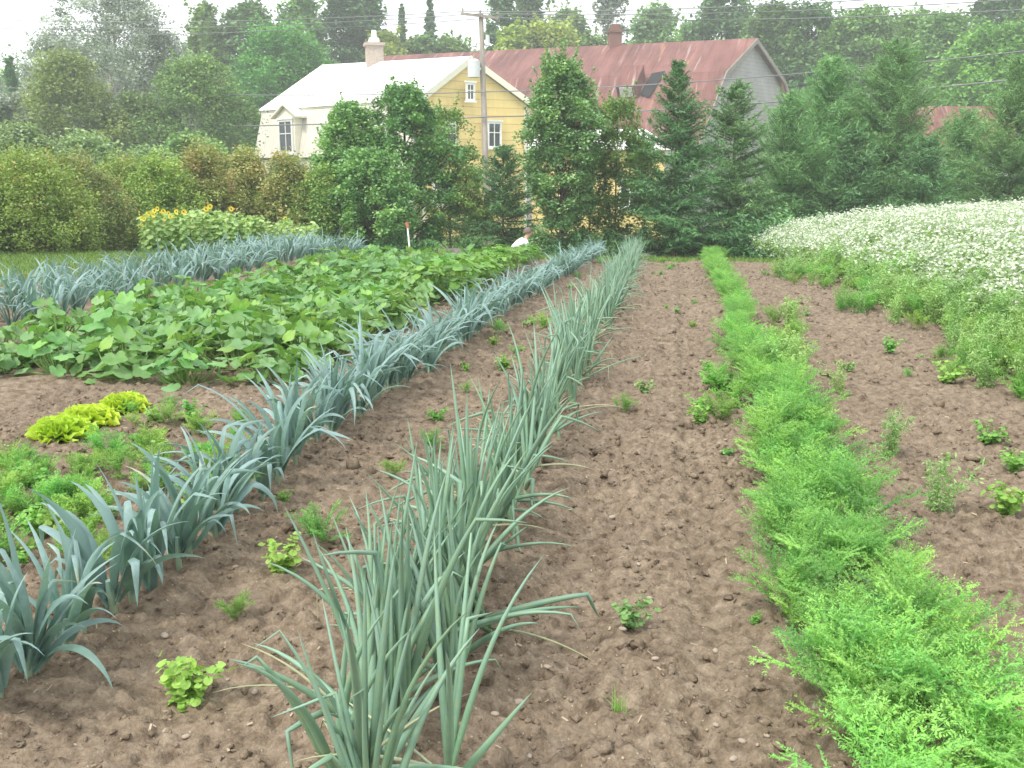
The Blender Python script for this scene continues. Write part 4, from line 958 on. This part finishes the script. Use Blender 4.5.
# ----- lettuces: frilly heads
def lettuce(rng):
    nb = NB()
    for k in range(46):
        p = k * 2.4; u = k / 46; th = 1.45 * u ** .7 + .05; L = .10 + .08 * u; n = 7; m = 7
        base = np.array([0, 0, .02]); V = []
        for i in range(n + 1):
            t = i / n; tt = th - .5 * t * (1 - u); d = np.array([math.sin(tt) * math.cos(p), math.sin(tt) * math.sin(p), math.cos(tt)]); s = np.array([-math.sin(p), math.cos(p), 0]); nn = np.cross(d, s)
            w = .03 + .13 * t ** .8
            for j in range(m):
                q = j / (m - 1) - .5; fr = .024 * t ** 1.5 * math.sin(q * 22 + k * 1.7 + i * .9) + rng.normal() * .005 * t
                V.append(base + d * (L * t + .012 * t * math.cos(q * 15 + k)) + s * w * q - nn * (fr + .35 * w * q * q))
        f = [(i * m + j, i * m + j + 1, (i + 1) * m + j + 1, (i + 1) * m + j) for i in range(n) for j in range(m - 1)]
        nb.add(np.array(V), f, np.clip(.35 + .45 * np.repeat(np.arange(n) / n, m - 1) + rng.normal(size=len(f)) * .1, 0, 1))
    return nb
for (px, py, s, lb) in ((63, 441, 1.05, 'frilly yellow green lettuce, front head of the three beside the squash patch'), (88, 427, 1.05, 'frilly yellow green lettuce, middle head of the three beside the squash patch'), (124, 412, .95, 'frilly yellow green lettuce, back head of the three beside the squash patch')):
    x, y = G(px, py); o = lettuce(rng).build('lettuce', M['lettuce'], smooth=True); o.location = (x, y, soil1(x, y) - .005); o.scale = (s * 1.12, s, s); tag(o, lb, 'lettuce', 'lettuces'); o.rotation_euler.z = px

# ----- sunflowers behind the left bed
def sunflower(rng, flower):
    lv, st = NB(), NB(); H = 1.0
    st.tube([(0, 0, 0), (.01, .01, .5), (.02, 0, H)], [.012, .01, .007], 6)
    for k in range(26):
        a = k * 2.4; z = H * (.15 + .85 * k / 26); r = .095 - .04 * k / 26
        big_leaf(lv, rng, (r * math.cos(a), r * math.sin(a), z), a, .6 + rng.normal() * .3, rng.uniform(.045, .085), float(np.clip(.35 + .5 * k / 26 + rng.normal() * .2, 0, 1)), lobes=1, cup=.1)
    o = lv.build('sunflower_plant', M['sunflower'], smooth=True); ch = [st.build('stem', M['squash_stem'], o, True)]
    if flower:
        for q in range(flower):
            f = NB(); c = np.array([rng.normal() * .1, -.1 + rng.normal() * .05, H + .04 - q * .12]); k = 15
            for j in range(k):
                a = j / k * 6.283; d = np.array([math.cos(a), -.3, math.sin(a)]); s = np.array([-math.sin(a), 0, math.cos(a)])
                f.add([c + d * .014 - s * .007, c + d * .036 - s * .014, c + d * .062, c + d * .036 + s * .014, c + d * .014 + s * .007], [[0, 1, 2, 3, 4]], rng.random())
            fo = f.build('flower', M['flower_yellow'], o); ce = NB(); ce.tube([c + np.array([0, .02, 0]), c + np.array([0, -.02, 0]), c + np.array([0, -.028, 0])], [.015, .016, .008], 10); co = ce.build('flower_centre', M['bark'], fo); kids(fo, co); ch.append(fo)
    kids(o, *ch); tag(o, None, 'sunflower'); return o
sun_plain = Stock([sunflower(rng, 0) for k in range(4)]); sun_fl = Stock([sunflower(rng, 1 + k % 3) for k in range(4)])
for i in range(130):
    px = R_.uniform(134, 314); D = R_.uniform(20.7, 22.9); x, y, z = gz(px, D)
    topy = 216 + 7 * ((px - 190) / 70) ** 2 if px < 250 else 220 + (px - 250) * .16
    topy += R_.uniform(-9, 2) + (D < 22) * 3
    H = P(px, topy, D).z - z
    if px < 178 and R_.random() < .8: sun_fl.put(i, (x, y, z), R_.gauss(0, .4), max(.5, H), 'sunflower in yellow bloom at the left end of the sunflower patch', 'sunflowers in bloom')
    elif i % 23 == 5: sun_fl.put(0, (x, y, z), R_.gauss(0, .4), max(.5, H), 'single blooming sunflower among the leafy plants of the patch', 'single blooming sunflowers')
    else: sun_plain.put(i, (x, y, z), R_.random() * 6, max(.5, H), 'leafy pale green sunflower plant without blooms in the patch', 'sunflowers not in bloom')
sun_plain.close(); sun_fl.close()

# ----- buckwheat field on the right: one mass
def edge_x(y): return 3.35 - (np.clip(y, 8, 30) - 9.5) * .085
def buckwheat():
    rng = np.random.default_rng(71); nb = NB(); N = 11000
    y = rng.uniform(7.8, 25.5, N); x = edge_x(y) + rng.random(N) ** 1.15 * (2.5 + y * .42)
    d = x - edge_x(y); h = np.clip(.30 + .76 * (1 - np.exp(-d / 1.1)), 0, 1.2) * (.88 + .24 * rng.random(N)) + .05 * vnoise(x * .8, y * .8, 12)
    h = np.minimum(h, .35 + np.clip(26 - y, 0, 10) * .3)
    z = soil(x, y) ; z = np.maximum(z, -.12 - .02 * (y - 19))
    top = np.stack([x, y, z + h], 1); lean = rng.normal(size=(N, 2)) * .06
    for q in range(2):          # stems
        pass
    V = np.stack([np.stack([x, y, z], 1), np.stack([x + .006, y, z], 1), top + np.stack([lean[:, 0] + .003, lean[:, 1], 0 * x], 1), top + np.stack([lean[:, 0] - .003, lean[:, 1], 0 * x], 1)], 1)
    nb.add(V.reshape(-1, 3), np.arange(4 * N).reshape(-1, 4), .8)
    for q in range(8):          # leaves
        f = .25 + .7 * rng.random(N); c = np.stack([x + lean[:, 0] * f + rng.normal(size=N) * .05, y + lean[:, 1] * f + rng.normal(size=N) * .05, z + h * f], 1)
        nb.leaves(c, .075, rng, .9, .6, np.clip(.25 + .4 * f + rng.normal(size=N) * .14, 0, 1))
    for q in range(15):          # blossom clusters
        k = rng.random(N) < .95; m = k.sum()
        c = top[k] + np.stack([lean[k, 0], lean[k, 1], 0 * lean[k, 0]], 1) + np.stack([rng.normal(size=m) * .07, rng.normal(size=m) * .07, rng.normal(size=m) * .035 + .01 - .035 * (q > 8) * (q - 6)], 1)
        nb.leaves(c, .042, rng, .95, .55, rng.random(m), mat=1)
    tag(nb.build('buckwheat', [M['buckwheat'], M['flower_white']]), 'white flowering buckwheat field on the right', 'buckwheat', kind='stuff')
buckwheat()

# ----- weeds
def weed_feather(rng):
    nb = NB()
    for k in range(13): frond(nb, rng, (rng.normal() * .035, rng.normal() * .035, 0), rng.random() * 6.28, abs(rng.normal()) * .4 + .05, rng.uniform(.16, .3), rng.uniform(.3, .9))
    return nb
def weed_broad(rng):
    nb = NB()
    for k in range(9):
        p = rng.random() * 6.28; L = rng.uniform(.1, .2); pts, S, N = ribbon(nb, rng, (0, 0, 0), p, rng.uniform(.1, 1.0), .4, L, .006, 5, .2, None, (.6, .6), wprof=lambda t: 1)
        for i in range(1, 6):
            for s in (-1, 1, 0, .5):
                c = pts[i] + S[i] * s * .024 + rng.normal(size=3) * .011; big_leaf(nb, rng, c, p + s * 1.2 + rng.normal() * .5, .4 + rng.normal() * .4, rng.uniform(.008, .021), float(np.clip(.5 + rng.normal() * .2, 0, 1)), lobes=1, cup=.1)
    return nb
def weed_tall(rng):
    nb = NB()
    for k in range(10):
        p = rng.random() * 6.28; L = rng.uniform(.25, .42); pts, S, N = ribbon(nb, rng, (rng.normal() * .03, rng.normal() * .03, 0), p, abs(rng.normal()) * .22, .35, L, .005, 9, .2, None, (.5, .7), wprof=lambda t: 1 - .5 * t)
        i = rng.integers(1, 10, 70); c = pts[i] + rng.normal(size=(70, 3)) * .02; nb.leaves(c, .038, rng, .3, .3, np.clip(.5 + rng.normal(size=70) * .2, 0, 1), rng.normal(size=(70, 3)) + np.array([0, 0, .8]))
    return nb
def weed_grass(rng):
    nb = NB()
    for k in range(26): ribbon(nb, rng, (rng.normal() * .01, rng.normal() * .01, 0), rng.random() * 6.28, abs(rng.normal()) * .4, rng.uniform(.3, 1), rng.uniform(.06, .13), .004, 4, .2, None, (.4, .7), wprof=lambda t: 1 - .9 * t)
    return nb
rng = np.random.default_rng(81)
def wstock(fn, n, name, m): 
    out = []
    for i in range(n): o = fn(rng).build(name, M[m]); tag(o, None, 'weed'); out.append(o)
    return Stock(out)
wf, wbr, wtl, wgr, wgy = wstock(weed_feather, 4, 'feathery_weed', 'weed'), wstock(weed_broad, 4, 'broadleaf_weed', 'weed'), wstock(weed_tall, 4, 'tall_weed', 'weed_dull'), wstock(weed_grass, 2, 'grass_tuft', 'weed'), wstock(weed_broad, 2, 'grey_weed', 'weed_dull')
def wput(st, i, px, py, s, lb, grp=None, dx=0, dy=0):
    x, y = G(px, py); x += dx; y += dy; st.put(i, (x, y, soil1(x, y) - .004), R_.random() * 6.28, s, lb, grp)
one = [(wbr, 188, 702, 1.05, 'bushy bright green weed alone on bare soil before the first leeks'), (wbr, 280, 578, .85, 'rounded bright green weed between leek row and onion row'), (wf, 324, 545, .75, 'feathery weed on bare soil between leeks and onions, beyond the rounded weed'),
       (wf, 234, 626, .4, 'tiny feathery weed on bare soil between the bushy and the rounded weed'), (wbr, 285, 508, .4, 'small weed close to the leek row\'s foot, beside the feathery weed'), (wf, 432, 452, .55, 'small bright weed beside the onion row\'s middle'), (wbr, 440, 425, .55, 'small rounded weed in the soil between leek and onion rows'),
       (wf, 393, 479, .45, 'small weed at the onion tips left of the onion row'), (wbr, 505, 370, .8, 'yellowish weed between leek and onion rows, farther off'), (wf, 540, 330, .8, 'pale weed far along between leek and onion rows'), (wgy, 630, 630, .6, 'small grey green weed in the middle of the bare path'), (wgr, 620, 718, .75, 'tuft of grass on the near bare path'),
       (wbr, 757, 628, .25, 'tiny seedling between bare path and carrot row'), (wf, 623, 412, .55, 'small weed at the onion row\'s right foot'), (wgy, 644, 397, .6, 'dull weed in the path near the onion row'), (wbr, 727, 462, .35, 'little weed beside the carrot row on the path'),
       (wtl, 890, 460, .75, 'upright pale weed on bare soil right of the carrots, nearer the carrots'), (wtl, 937, 512, .75, 'upright pale weed on bare soil, nearest one right of the carrots'), (wbr, 945, 383, .95, 'broad leaved weed patch on bare soil below the buckwheat'), (wbr, 1003, 518, 1.0, 'broad leaved weed at the right picture edge'),
       (wbr, 890, 355, .9, 'low weed alone on the soil before the tall weeds'), (wtl, 838, 398, .6, 'thin weed touching the carrot row\'s right side'), (wbr, 985, 445, .8, 'straggling weed near the right edge, above the broad leaved one'), (wbr, 1012, 475, .8, 'straggling weed cut by the right picture edge')]
for k, (st, px, py, s, lb) in enumerate(one): wput(st, k, px, py, s, lb)
for k in range(70):
    if k < 40: px, py = R_.uniform(-30, 105), R_.uniform(470, 575)
    elif k < 58: px, py = R_.uniform(105, 215), R_.uniform(405, 480)
    else: px, py = R_.uniform(100, 230), R_.uniform(470, 560)
    if 40 < px < 150 and 400 < py < 450 and py < 470 - (px - 60) * .3: continue
    (wbr if k % 3 == 2 else wf).put(k, (*G(px, py), soil1(*G(px, py)) - .004), R_.random() * 6.28, R_.uniform(.4, .78), 'light green feathery weed in the weedy patch left of the leek row', 'weeds left of the leek row')
for k in range(46):
    px, py = (R_.uniform(-20, 130), R_.uniform(455, 560)) if k < 26 else (R_.uniform(110, 250), R_.uniform(402, 500))
    if k < 26 and 25 < px < 150 and py < 452: continue
    (wf if k % 4 else wgr).put(k, (*G(px, py), soil1(*G(px, py)) - .004), R_.random() * 6.28, R_.uniform(.25, .5), 'low wispy weed seedling in the weedy patch left of the leek row', 'small weeds left of the leek row')
for k in range(9): wput(wf if k % 2 else wbr, k, R_.uniform(700, 735), R_.uniform(382, 425), R_.uniform(.6, .95), 'light green weed in the clump left of the carrots', 'weed clump left of the carrots')
for k in range(12): wput(wtl if k % 2 else wf, k, R_.uniform(768, 802), R_.uniform(325, 395), R_.uniform(.8, 1.1), 'bushy weed in the clump leaning on the carrot row\'s right side', 'weed clump right of the carrots')
for k in range(280):
    y = 6.4 + 11.5 * R_.random() ** 1.2; e_ = R_.random() ** 1.2; x = float(edge_x(y)) + .15 - (1.15 + .3 * math.sin(y * 1.7)) * e_
    (wtl if k % 3 else wf).put(k, (x, y, soil1(x, y) - .004), R_.random() * 6.28, R_.uniform(.8, 1.35) * (1.15 - .55 * e_), 'soft green weed in the fringe along the buckwheat\'s edge', 'weeds fringing the buckwheat')
for k in range(36):
    y = R_.uniform(7.0, 18.5); x = R_.choice((R_.uniform(1.35, 2.3), R_.uniform(-.35, .4), R_.uniform(-1.7, -1.1)))
    where = 'right of the carrots' if x > 1 else 'on the bare path' if x > -.5 else 'between leek and onion rows'
    (wbr, wf, wgy)[k % 3].put(k, (x, y, soil1(x, y) - .004), R_.random() * 6.28, R_.uniform(.25, .6), f'tiny scattered weed far off {where}', f'small weeds {where}')
for s in (wf, wbr, wtl, wgr, wgy): s.close()

# ----- grass verge beyond the field: a mass of blades
def verge():
    rng = np.random.default_rng(91); nb = NB(); N = 60000
    y = rng.uniform(19.2, 29, N); x = rng.uniform(-19, 9, N)
    k = (y > FIELD_END + .5 + .5 * vnoise(x * 1.2, y * 1.2, 14)) | (x < -8.9 + .5 * vnoise(x, y, 15)); x, y = x[k], y[k]
    x2 = rng.uniform(-14, -9.2, 12000); y2 = rng.uniform(13, 20, 12000); x, y = np.concatenate([x, x2]), np.concatenate([y, y2]); n = len(x)
    z = soil(x, y); h = .04 + .07 * rng.random(n) + (.1 + .12 * rng.random(n)) * np.clip((x + 8) / 2, 0, 1) * np.clip((y - 20) / 3, 0, 1); a = rng.random(n) * 6.28; w = .014
    l = rng.normal(size=(n, 2)) * .07
    V = np.stack([np.stack([x - w * np.cos(a), y - w * np.sin(a), z - .01], 1), np.stack([x + w * np.cos(a), y + w * np.sin(a), z - .01], 1), np.stack([x + l[:, 0], y + l[:, 1], z + h], 1)], 1)
    nb.add(V.reshape(-1, 3), np.arange(3 * n).reshape(-1, 3), np.clip(.5 + rng.normal(size=n) * .2, 0, 1))
    tag(nb.build('grass', M['grass']), 'green grass verge beyond the vegetable rows', 'grass', kind='stuff')
verge()

# ----- stones and dry bits on the soil
def stone(rng):
    import bmesh
    bm = bmesh.new(); bmesh.ops.create_icosphere(bm, subdivisions=2, radius=1); v = np.array([tuple(p.co) for p in bm.verts]); f = np.array([[p.index for p in q.verts] for q in bm.faces]); bm.free()
    v = v * (1 + .25 * vnoise(v[:, 0] * 1.3 + rng.random() * 50, v[:, 1] * 1.3 + v[:, 2], 3)[:, None]) * np.array([1.25, .9, .6]); nb = NB(); nb.add(v, f); return nb
stones = Stock([tag(stone(rng).build('stone', M['stone'], smooth=True), None, 'stone') for k in range(5)])
spots = [(255, 695), (518, 708), (495, 728), (612, 517), (655, 665), (815, 720), (838, 705), (765, 660), (716, 722), (665, 530), (890, 575), (800, 608), (395, 664), (70, 615), (165, 640)]
for k in range(105):
    if k < len(spots): px, py = spots[k]
    else:
        px, py = R_.uniform(20, 1000), 330 + 430 * R_.random() ** 1.1
    x, y = G(px, py)
    if x < LEEK_X - .3 and y > 6.6: continue
    where = 'left of the leek row' if x < LEEK_X else 'between leek and onion rows' if x < ONION_X else 'on the path between onions and carrots' if x < CARROT_X else 'right of the carrot row'
    s = R_.uniform(.006, .012) * (1.35 if k < len(spots) else 1)
    stones.put(k, (x, y, soil1(x, y) + s * .3), R_.random() * 6.28, s, f'pale pebble lying on the bare soil {where}', f'pebbles {where}')
stones.close()
def clods():
    import bmesh
    rng = np.random.default_rng(97); nb = NB(); base = []
    for sub in (2, 1):
        bm = bmesh.new(); bmesh.ops.create_icosphere(bm, subdivisions=sub, radius=1); base.append((np.array([tuple(p.co) for p in bm.verts]), np.array([[p.index for p in q.verts] for q in bm.faces]))); bm.free()
    for (bv, bf), N, y0, y1, s0 in ((base[0], 3600, 2.0, 6.0, .008), (base[1], 15000, 2.0, 6.5, .0048), (base[1], 9000, 5.0, 18.5, .011)):
        y = y0 + (y1 - y0) * rng.random(N) ** 1.25; x = rng.uniform(-4.6, 3.4, N); k = vnoise(x * 1.6, y * 1.6, 17) + .25 * rng.normal(size=N) > -.15; x, y = x[k], y[k]; n = len(x)
        sz = s0 * np.exp(rng.normal(size=n) * .5); a = rng.random(n) * 6.28; st = 1 + .35 * rng.normal(size=(n, 3)); st[:, 2] *= .7
        v = bv[None] * (1 + .28 * rng.normal(size=(n, len(bv), 1))) * st[:, None] * sz[:, None, None]
        c, s = np.cos(a)[:, None], np.sin(a)[:, None]
        v = np.stack([v[..., 0] * c - v[..., 1] * s + x[:, None], v[..., 0] * s + v[..., 1] * c + y[:, None], v[..., 2] + (soil(x, y) + sz * .15)[:, None]], -1)
        f = bf[None] + (np.arange(n) * len(bv))[:, None, None]; nb.add(v.reshape(-1, 3), f.reshape(-1, 3))
    tag(nb.build('soil_clods', M['soil'], smooth=True), 'crumbly brown clods lying loose on the tilled soil', 'clods', kind='stuff')
clods()
def litter():
    rng = np.random.default_rng(95); nb = NB(); N = 1500; y = 2.0 + 16 * rng.random(N) ** 1.5; x = rng.uniform(-4, 3, N); z = soil(x, y) + .006; a = rng.random(N) * 6.28; l = rng.uniform(.004, .014, N); w = rng.uniform(.001, .004, N)
    c = np.stack([x, y, z], 1); d = np.stack([np.cos(a), np.sin(a), rng.normal(size=N) * .3], 1); s = np.stack([-np.sin(a), np.cos(a), rng.normal(size=N) * .4], 1)
    V = np.stack([c - d * l[:, None] - s * w[:, None], c + d * l[:, None] - s * w[:, None], c + d * l[:, None] + s * w[:, None], c - d * l[:, None] + s * w[:, None]], 1)
    nb.add(V.reshape(-1, 3), np.arange(4 * N).reshape(-1, 4), rng.random(N))
    tag(nb.build('straw_litter', plain('dry_straw', (.38, .31, .22), .8)), 'dry straw bits scattered over the soil', 'litter', kind='stuff')
litter()

# ----- stake, crate, gardener
x, y, z = gz(411, 22); b = P(411, 250, 22); t = P(407, 222, 22); z0 = min(b.z, z)
st = empty('garden_stake', (b.x, b.y, z)); tag(st, 'pale leaning garden stake with a red top at the leek bed\'s far end', 'stake')
v = (t - Vector((b.x, b.y, z))); nb = NB(); nb.tube([(0, 0, -.1), tuple(v * .86)], [.022, .02], 8); nb.build('shaft', M['white_paint'], st); nb = NB(); nb.tube([tuple(v * .86), tuple(v)], [.036, .036], 8); nb.build('red_top', M['red_paint'], st)
x, y, z = gz(452, 23.5); cr = empty('wooden_crate', (x, y, z), .5); tag(cr, 'low weathered wooden crate in the grass behind the bean bushes', 'crate')
for sy in (-.2, .2):
    nb = NB()
    for q in range(3): nb.box((0, sy, .08 + q * .12), .62, .018, .1)
    nb.build('side_panel', M['pole_wood'], cr)
for sx in (-.3, .3):
    nb = NB()
    for q in range(3): nb.box((sx, 0, .08 + q * .12), .018, .38, .1)
    nb.build('end_panel', M['pole_wood'], cr)
nb = NB(); nb.box((0, 0, .02), .6, .38, .018); nb.build('floor', M['pole_wood'], cr)

def skin_body(name, joints, edges, mat, parent=None, root=0, sub=2):
    me = bpy.data.meshes.new(name); me.from_pydata([j[0] for j in joints], edges, []); o = bpy.data.objects.new(name, me); COL.objects.link(o)
    o.modifiers.new('skin', 'SKIN'); 
    for k, j in enumerate(joints):
        d = me.skin_vertices[0].data[k]; r = j[1]; d.radius = (r, r) if np.ndim(r) == 0 else r; d.use_root = (k == root)
    s = o.modifiers.new('sub', 'SUBSURF'); s.levels = s.render_levels = sub; me.materials.append(mat)
    for m_ in o.modifiers: 
        if m_.type == 'SKIN': m_.use_smooth_shade = True
    if parent: o.parent = parent
    return o
def person():
    # crouching, bent forward over the far end of the bean row, facing right; local +x is the facing direction
    J = [((0, 0, .30), .12), ((.08, 0, .42), .115), ((.2, 0, .55), .125), ((.30, 0, .64), .07), ((.35, 0, .70), .052), ((.40, 0, .79), (.078, .092)), ((.425, 0, .86), .07)]
    E = [(0, 1), (1, 2), (2, 3), (3, 4), (4, 5), (5, 6)]
    for s in (-1, 1):
        k = len(J); J += [((.27, .16 * s, .60), .055), ((.36, .2 * s, .38), .043), ((.52, .15 * s, .22), .032), ((.57, .13 * s, .15), .03)]
        E += [(2, k), (k, k + 1), (k + 1, k + 2), (k + 2, k + 3)]
        for f in range(5):
            q = len(J); a = (f - 2) * .014 * s; J += [((.585 + .004 * f, .13 * s + a, .125), .009), ((.60, .13 * s + a * 1.3, .075 + .01 * abs(f - 2)), .007)]; E += [(k + 3, q), (q, q + 1)]
        k = len(J); J += [((.02, .10 * s, .29), .085), ((.34, .17 * s, .38), .062), ((.12, .15 * s, .09), .045), ((.13, .15 * s, .05), .04), ((.28, .17 * s, .03), .03)]
        E += [(0, k), (k, k + 1), (k + 1, k + 2), (k + 2, k + 3), (k + 3, k + 4)]
    D = 24; x, y, z = gz(513, D); o = skin_body('person', J, E, M['skin']); o.location = (x, y, z); o.rotation_euler = (0, 0, rad(9 + 15))
    h = P(514, 227, D).z - z; sc = max(.85, min(1.2, h / .95)); o.scale = (sc,) * 3
    tag(o, 'person in a white shirt crouching over the far end of the bean row', 'person')
    skin_body('shirt', [((-.01, 0, .33), .135), ((.07, 0, .43), .135), ((.2, 0, .555), .145), ((.285, 0, .635), .085), ((.27, .16, .60), .066), ((.33, .19, .46), .056), ((.27, -.16, .60), .066), ((.33, -.19, .46), .056)], [(0, 1), (1, 2), (2, 3), (2, 4), (4, 5), (2, 6), (6, 7)], M['shirt'], o)
    T = [((-.01, 0, .28), .135)]; TE = []
    for s in (-1, 1):
        k = len(T); T += [((.02, .10 * s, .29), .1), ((.345, .17 * s, .385), .074), ((.115, .15 * s, .10), .056)]; TE += [(0, k), (k, k + 1), (k + 1, k + 2)]
    skin_body('trousers', T, TE, M['trousers'], o)
    nb = NB(); u = np.linspace(0, 1, 8); 
    ang = np.linspace(0, 2 * np.pi, 14, endpoint=False); V = []
    for t in u:
        for a in ang: V.append((.39 - .012 + .105 * math.sin(t * 1.75) * math.cos(a) - .02 * t, .098 * math.sin(t * 1.75) * math.sin(a), .82 + .112 * math.cos(t * 1.75)))
    F_ = [(i * 14 + j, i * 14 + (j + 1) % 14, (i + 1) * 14 + (j + 1) % 14, (i + 1) * 14 + j) for i in range(7) for j in range(14)]
    nb.add(V, F_); nb.build('hair', M['hair'], o, True)
    nb = NB()
    for s in (-1, 1): nb.tube([(.482, .03 * s, .80), (.49, .03 * s, .80)], [.011, .006], 8)
    nb.build('eyes', M['dark'], o); nb = NB(); nb.tube([(.475, 0, .815), (.51, 0, .775)], [.009, .017], 6); nb.build('nose', M['skin'], o, True)
    nb = NB(); nb.tube([(.472, -.025, .742), (.482, 0, .74), (.472, .025, .742)], [.004, .007, .004], 5); nb.build('mouth', M['red_paint'], o, True)
person()
